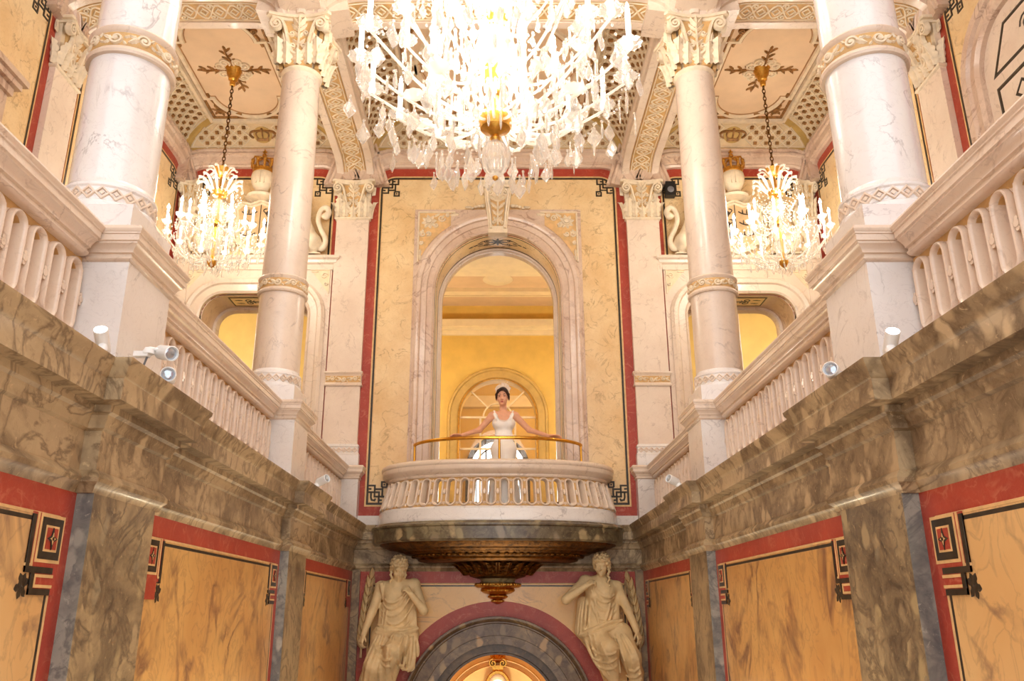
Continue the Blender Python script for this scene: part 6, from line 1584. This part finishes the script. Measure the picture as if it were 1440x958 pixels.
# ------------------------------------------------------------------ carved crests and lions over the side doors
def lion(xc, facing, lab, sx):
    """seated carved lion, seen from the side; +u points to the shield"""
    Z = 4.862; Yc = YB - .13
    S = Sculpt((xc - .50, YB - .30, Z - .01), (xc + .50, YB - .002, Z + 1.02), .0095)
    p = lambda u, z, y=0: (xc + facing * u * .76, Yc + y, Z + z)
    S.cone(p(-.08, .20), p(.10, .50), .125, .12, .06); S.ell(p(-.10, .17), (.15, .10, .15), .05); S.ell(p(.12, .50), (.12, .11, .16), .05)
    S.cone(p(.14, .55), p(.16, .72), .10, .10, .05); S.ell(p(.18, .76), (.10, .095, .10), .03); S.cone(p(.22, .74), p(.31, .71), .055, .045, .02); S.cone(p(.27, .685), p(.315, .68), .03, .026, .01)
    for y in (-.06, .06):
        S.ell(p(.13, .85, y), (.03, .02, .035), .01)
        S.chain([p(.15, .44, y), p(.24, .30, y * 1.2), p(.20, .06, y * 1.2)], [.07, .052, .04], .03); S.cone(p(.20, .035, y * 1.2), p(.28, .03, y * 1.2), .04, .034, .02)
        S.chain([p(-.12, .20, y), p(.06, .20, y * 1.5), p(-.04, .05, y * 1.5)], [.11, .07, .04], .03); S.cone(p(-.04, .035, y * 1.5), p(.08, .032, y * 1.5), .04, .034, .02)
        for i in range(3): S.cone(p(.285, .03, y * 1.2 + (i - 1) * .022), p(.31, .02, y * 1.2 + (i - 1) * .024), .014, .012, .004); S.cone(p(.085, .03, y * 1.5 + (i - 1) * .022), p(.11, .02, y * 1.5 + (i - 1) * .024), .014, .012, .004)
        S.ell(p(.27, .775, y * .6), (.014, .012, .012), .006)
    for i in range(40):
        a = i * 2.4; t = i / 40; u, z = .12 - .02 * t, .40 + .46 * t; rr = .125 - .03 * abs(t - .5)
        S.ell(p(u - .02 + rr * math.cos(a) * .75, z, rr * .85 * math.sin(a)), (.032, .03, .045), .015)
    # S-shaped tail with tuft
    tl = [p(-.20, .12, .02), p(-.31, .10, .02), p(-.36, .22, .0), p(-.27, .38, -.01), (p(-.20, .54, -.01)), p(-.24, .70, 0), p(-.34, .74, 0), p(-.39, .66, 0), p(-.34, .60, 0)]
    q = []
    for i in range(len(tl) - 1):
        a, b, c, d = [Vector(tl[max(0, min(len(tl) - 1, i + j))]) for j in (-1, 0, 1, 2)]
        for k in range(5): t = k / 5; q.append(tuple(.5 * (2 * b + (c - a) * t + (2 * a - 5 * b + 4 * c - d) * t * t + (3 * b - a - 3 * c + d) * t ** 3)))
    q.append(tl[-1]); S.chain(q, [.045 - .012 * math.sin(PI * i / len(q)) for i in range(len(q))], .01); S.ell(tl[-1], (.06, .05, .05), .02)
    S.cone(p(-.25, -.0), p(.30, -.0), .035, .035, .02)
    m = S.mesh(); m.v = [(x, min(y, YB - .004), max(z, Z + .002)) for x, y, z in m.v]
    if sx < 0: m.v = [(-x, y, z) for x, y, z in m.v]
    o = obj('lion_statue', m, M['stucco'], ang=80, local=True); tag(o, lab, 'lion statue', 'carved lions beside the crests')
def crest(sx, nm):
    global SX; SX = sx
    x0 = SD[0] - .02; f = lambda u, v, d: (x0 + u, YB - d, v)
    r = thing('coat_of_arms', 'carved coat of arms with gilded crown above the %s side door' % nm, 'coat of arms', (x0, YB, 4.862), 'crests over the side doors')
    # shield
    out = [(-.02, 4.88), (-.18, 4.95), (-.33, 5.10), (-.38, 5.3), (-.36, 5.5), (-.39, 5.62), (-.30, 5.70), (-.15, 5.66), (0, 5.72)]
    out = out + [(-u, v) for u, v in out[-2:0:-1]] + [(.02, 4.88)]
    m = MB(); m.prism(out, .002, .10, f); sh = obj('shield', m, M['stucco'], r)
    ins = [(u * .84, 5.3 + (v - 5.3) * .86) for u, v in out]; m = MB(); m.prism(ins, .08, .108, f); obj('shield_field', m, M['shield'], sh)
    m = MB(); strip(m, out, .026, .02, .135, f, True); obj('shield_rim', m, M['stucco'], sh)
    m = MB(); m.rect(-.006, .006, 4.98, 5.66, .1, .112, f)
    ch = MB()
    for k in range(3):
        v = 5.52 - .17 * k
        # antler bar on the left half, walking lion on the right half
        strip(ch, bez((-.27, v + .03), (-.2, v - .03), (-.12, v - .03), (-.05, v + .03), 8), .010, .1, .118, f)
        for u in (-.23, -.17, -.11): ch.prism([(u - .008, v), (u + .008, v), (u + .004, v + .06), (u - .004, v + .06)], .1, .118, f)
        c = .16; S_ = 1
        ch.prism([(c - .09, v - .01), (c - .06, v - .025), (c + .04, v - .02), (c + .08, v + .0), (c + .10, v + .05), (c + .07, v + .075), (c + .03, v + .06), (c + .02, v + .03), (c - .06, v + .035)], .1, .12, f)
        for u in (-.07, -.03, .03, .06): strip(ch, [(c + u, v - .01), (c + u + .015, v - .045), (c + u + .03, v - .055)], .011, .1, .12, f)
        strip(ch, bez((c - .08, v + .01), (c - .14, v + .03), (c - .12, v + .08), (c - .07, v + .07), 8), .009, .1, .118, f)
    ch.merge(m); obj('heraldic_charges', ch, M['charge'], sh)
    # side scrolls and collar
    m = MB()
    for s in (1, -1):
        strip(m, spiral(s * .44, 5.62, .085, 1.5, PI, -s, 20), .026, .01, .12, f); strip(m, spiral(s * .36, 5.02, .075, 1.5, 0, -s, 20), .024, .01, .12, f)
        strip(m, bez((s * .44, 5.53), (s * .5, 5.35), (s * .36, 5.25), (s * .42, 5.08), 10), .024, .01, .1, f)
        leaf2(m, s * .12, 5.72, PI / 2 - s * .9, .22, .05, .02, .12, f, 3)
    obj('scroll', m, M['stucco'], r)
    m = MB(); m.lathe([(.06, 5.72), (.17, 5.73), (.20, 5.76), (.16, 5.79), (.10, 5.80), (.095, 5.86), (.12, 5.90), (.155, 5.98), (.165, 6.06), (.155, 6.12), (.13, 6.15)], 32, (x0, YB - .18, 0), 1, .8)
    hm = obj('helmet', m, M['stucco'], r)
    m = MB()
    for k in range(5):
        a = -PI / 2 + (k - 2) * .36; strip(m, [(k * .0 + (k - 2) * .055 * (1 + .0), 5.93), ((k - 2) * .062, 6.02), ((k - 2) * .05, 6.10)], .012, .275 - .012 * (k - 2) ** 2, .322 - .02 * (k - 2) ** 2, f)
    obj('visor_bars', m, M['stucco'], hm)
    cr = MB(); c0 = (x0, YB - .18)
    cr.lathe([(.135, 6.14), (.15, 6.15), (.15, 6.20), (.14, 6.21), (.12, 6.2), (.12, 6.14)], 28, (c0[0], c0[1], 0), 1, .8)
    for k in range(10):
        a = 2 * PI * k / 10; cx_, cy_ = c0[0] + .17 * math.cos(a), c0[1] + .135 * math.sin(a)
        cr.tube([(c0[0] + .145 * math.cos(a), c0[1] + .115 * math.sin(a), 6.19), (cx_, cy_, 6.25), (cx_, cy_, 6.29)], [.014, .02, .026], 6); cr.ball((cx_, cy_, 6.31), .03, 8, 6)
        if k % 2 == 0: cr.tube([(cx_, cy_, 6.30), (c0[0] + .15 * math.cos(a), c0[1] + .11 * math.sin(a), 6.38), (c0[0] + .03 * math.cos(a), c0[1] + .03 * math.sin(a), 6.395)], .014, 6)
    cr.ball((c0[0], c0[1], 6.43), .035, 10, 6); cr.box(c0[0] - .01, c0[0] + .01, c0[1] - .01, c0[1] + .01, 6.45, 6.53); cr.box(c0[0] - .03, c0[0] + .03, c0[1] - .01, c0[1] + .01, 6.48, 6.50)
    obj('gilded_crown', cr, M['gold'], r)
    SX = 1
    lion(x0 + .70, -1, 'carved seated lion beside the %s crest, the one next to the balcony bay' % nm, sx)
    lion(x0 - .70, 1, 'carved seated lion beside the %s crest, the outer one behind the small chandelier' % nm, sx)
crest(1, 'left'); crest(-1, 'right')
# ------------------------------------------------------------------ light and view
wd = bpy.data.worlds.new('world'); SCN.world = wd; wd.use_nodes = True
bg = wd.node_tree.nodes['Background']; bg.inputs[0].default_value = (.92, .96, 1.0, 1); bg.inputs[1].default_value = 1.95
SCN.view_settings.view_transform = 'Standard'; SCN.view_settings.look = 'None'; SCN.view_settings.gamma = 1; SCN.view_settings.use_curve_mapping = False
SCN.view_settings.exposure = 0.27
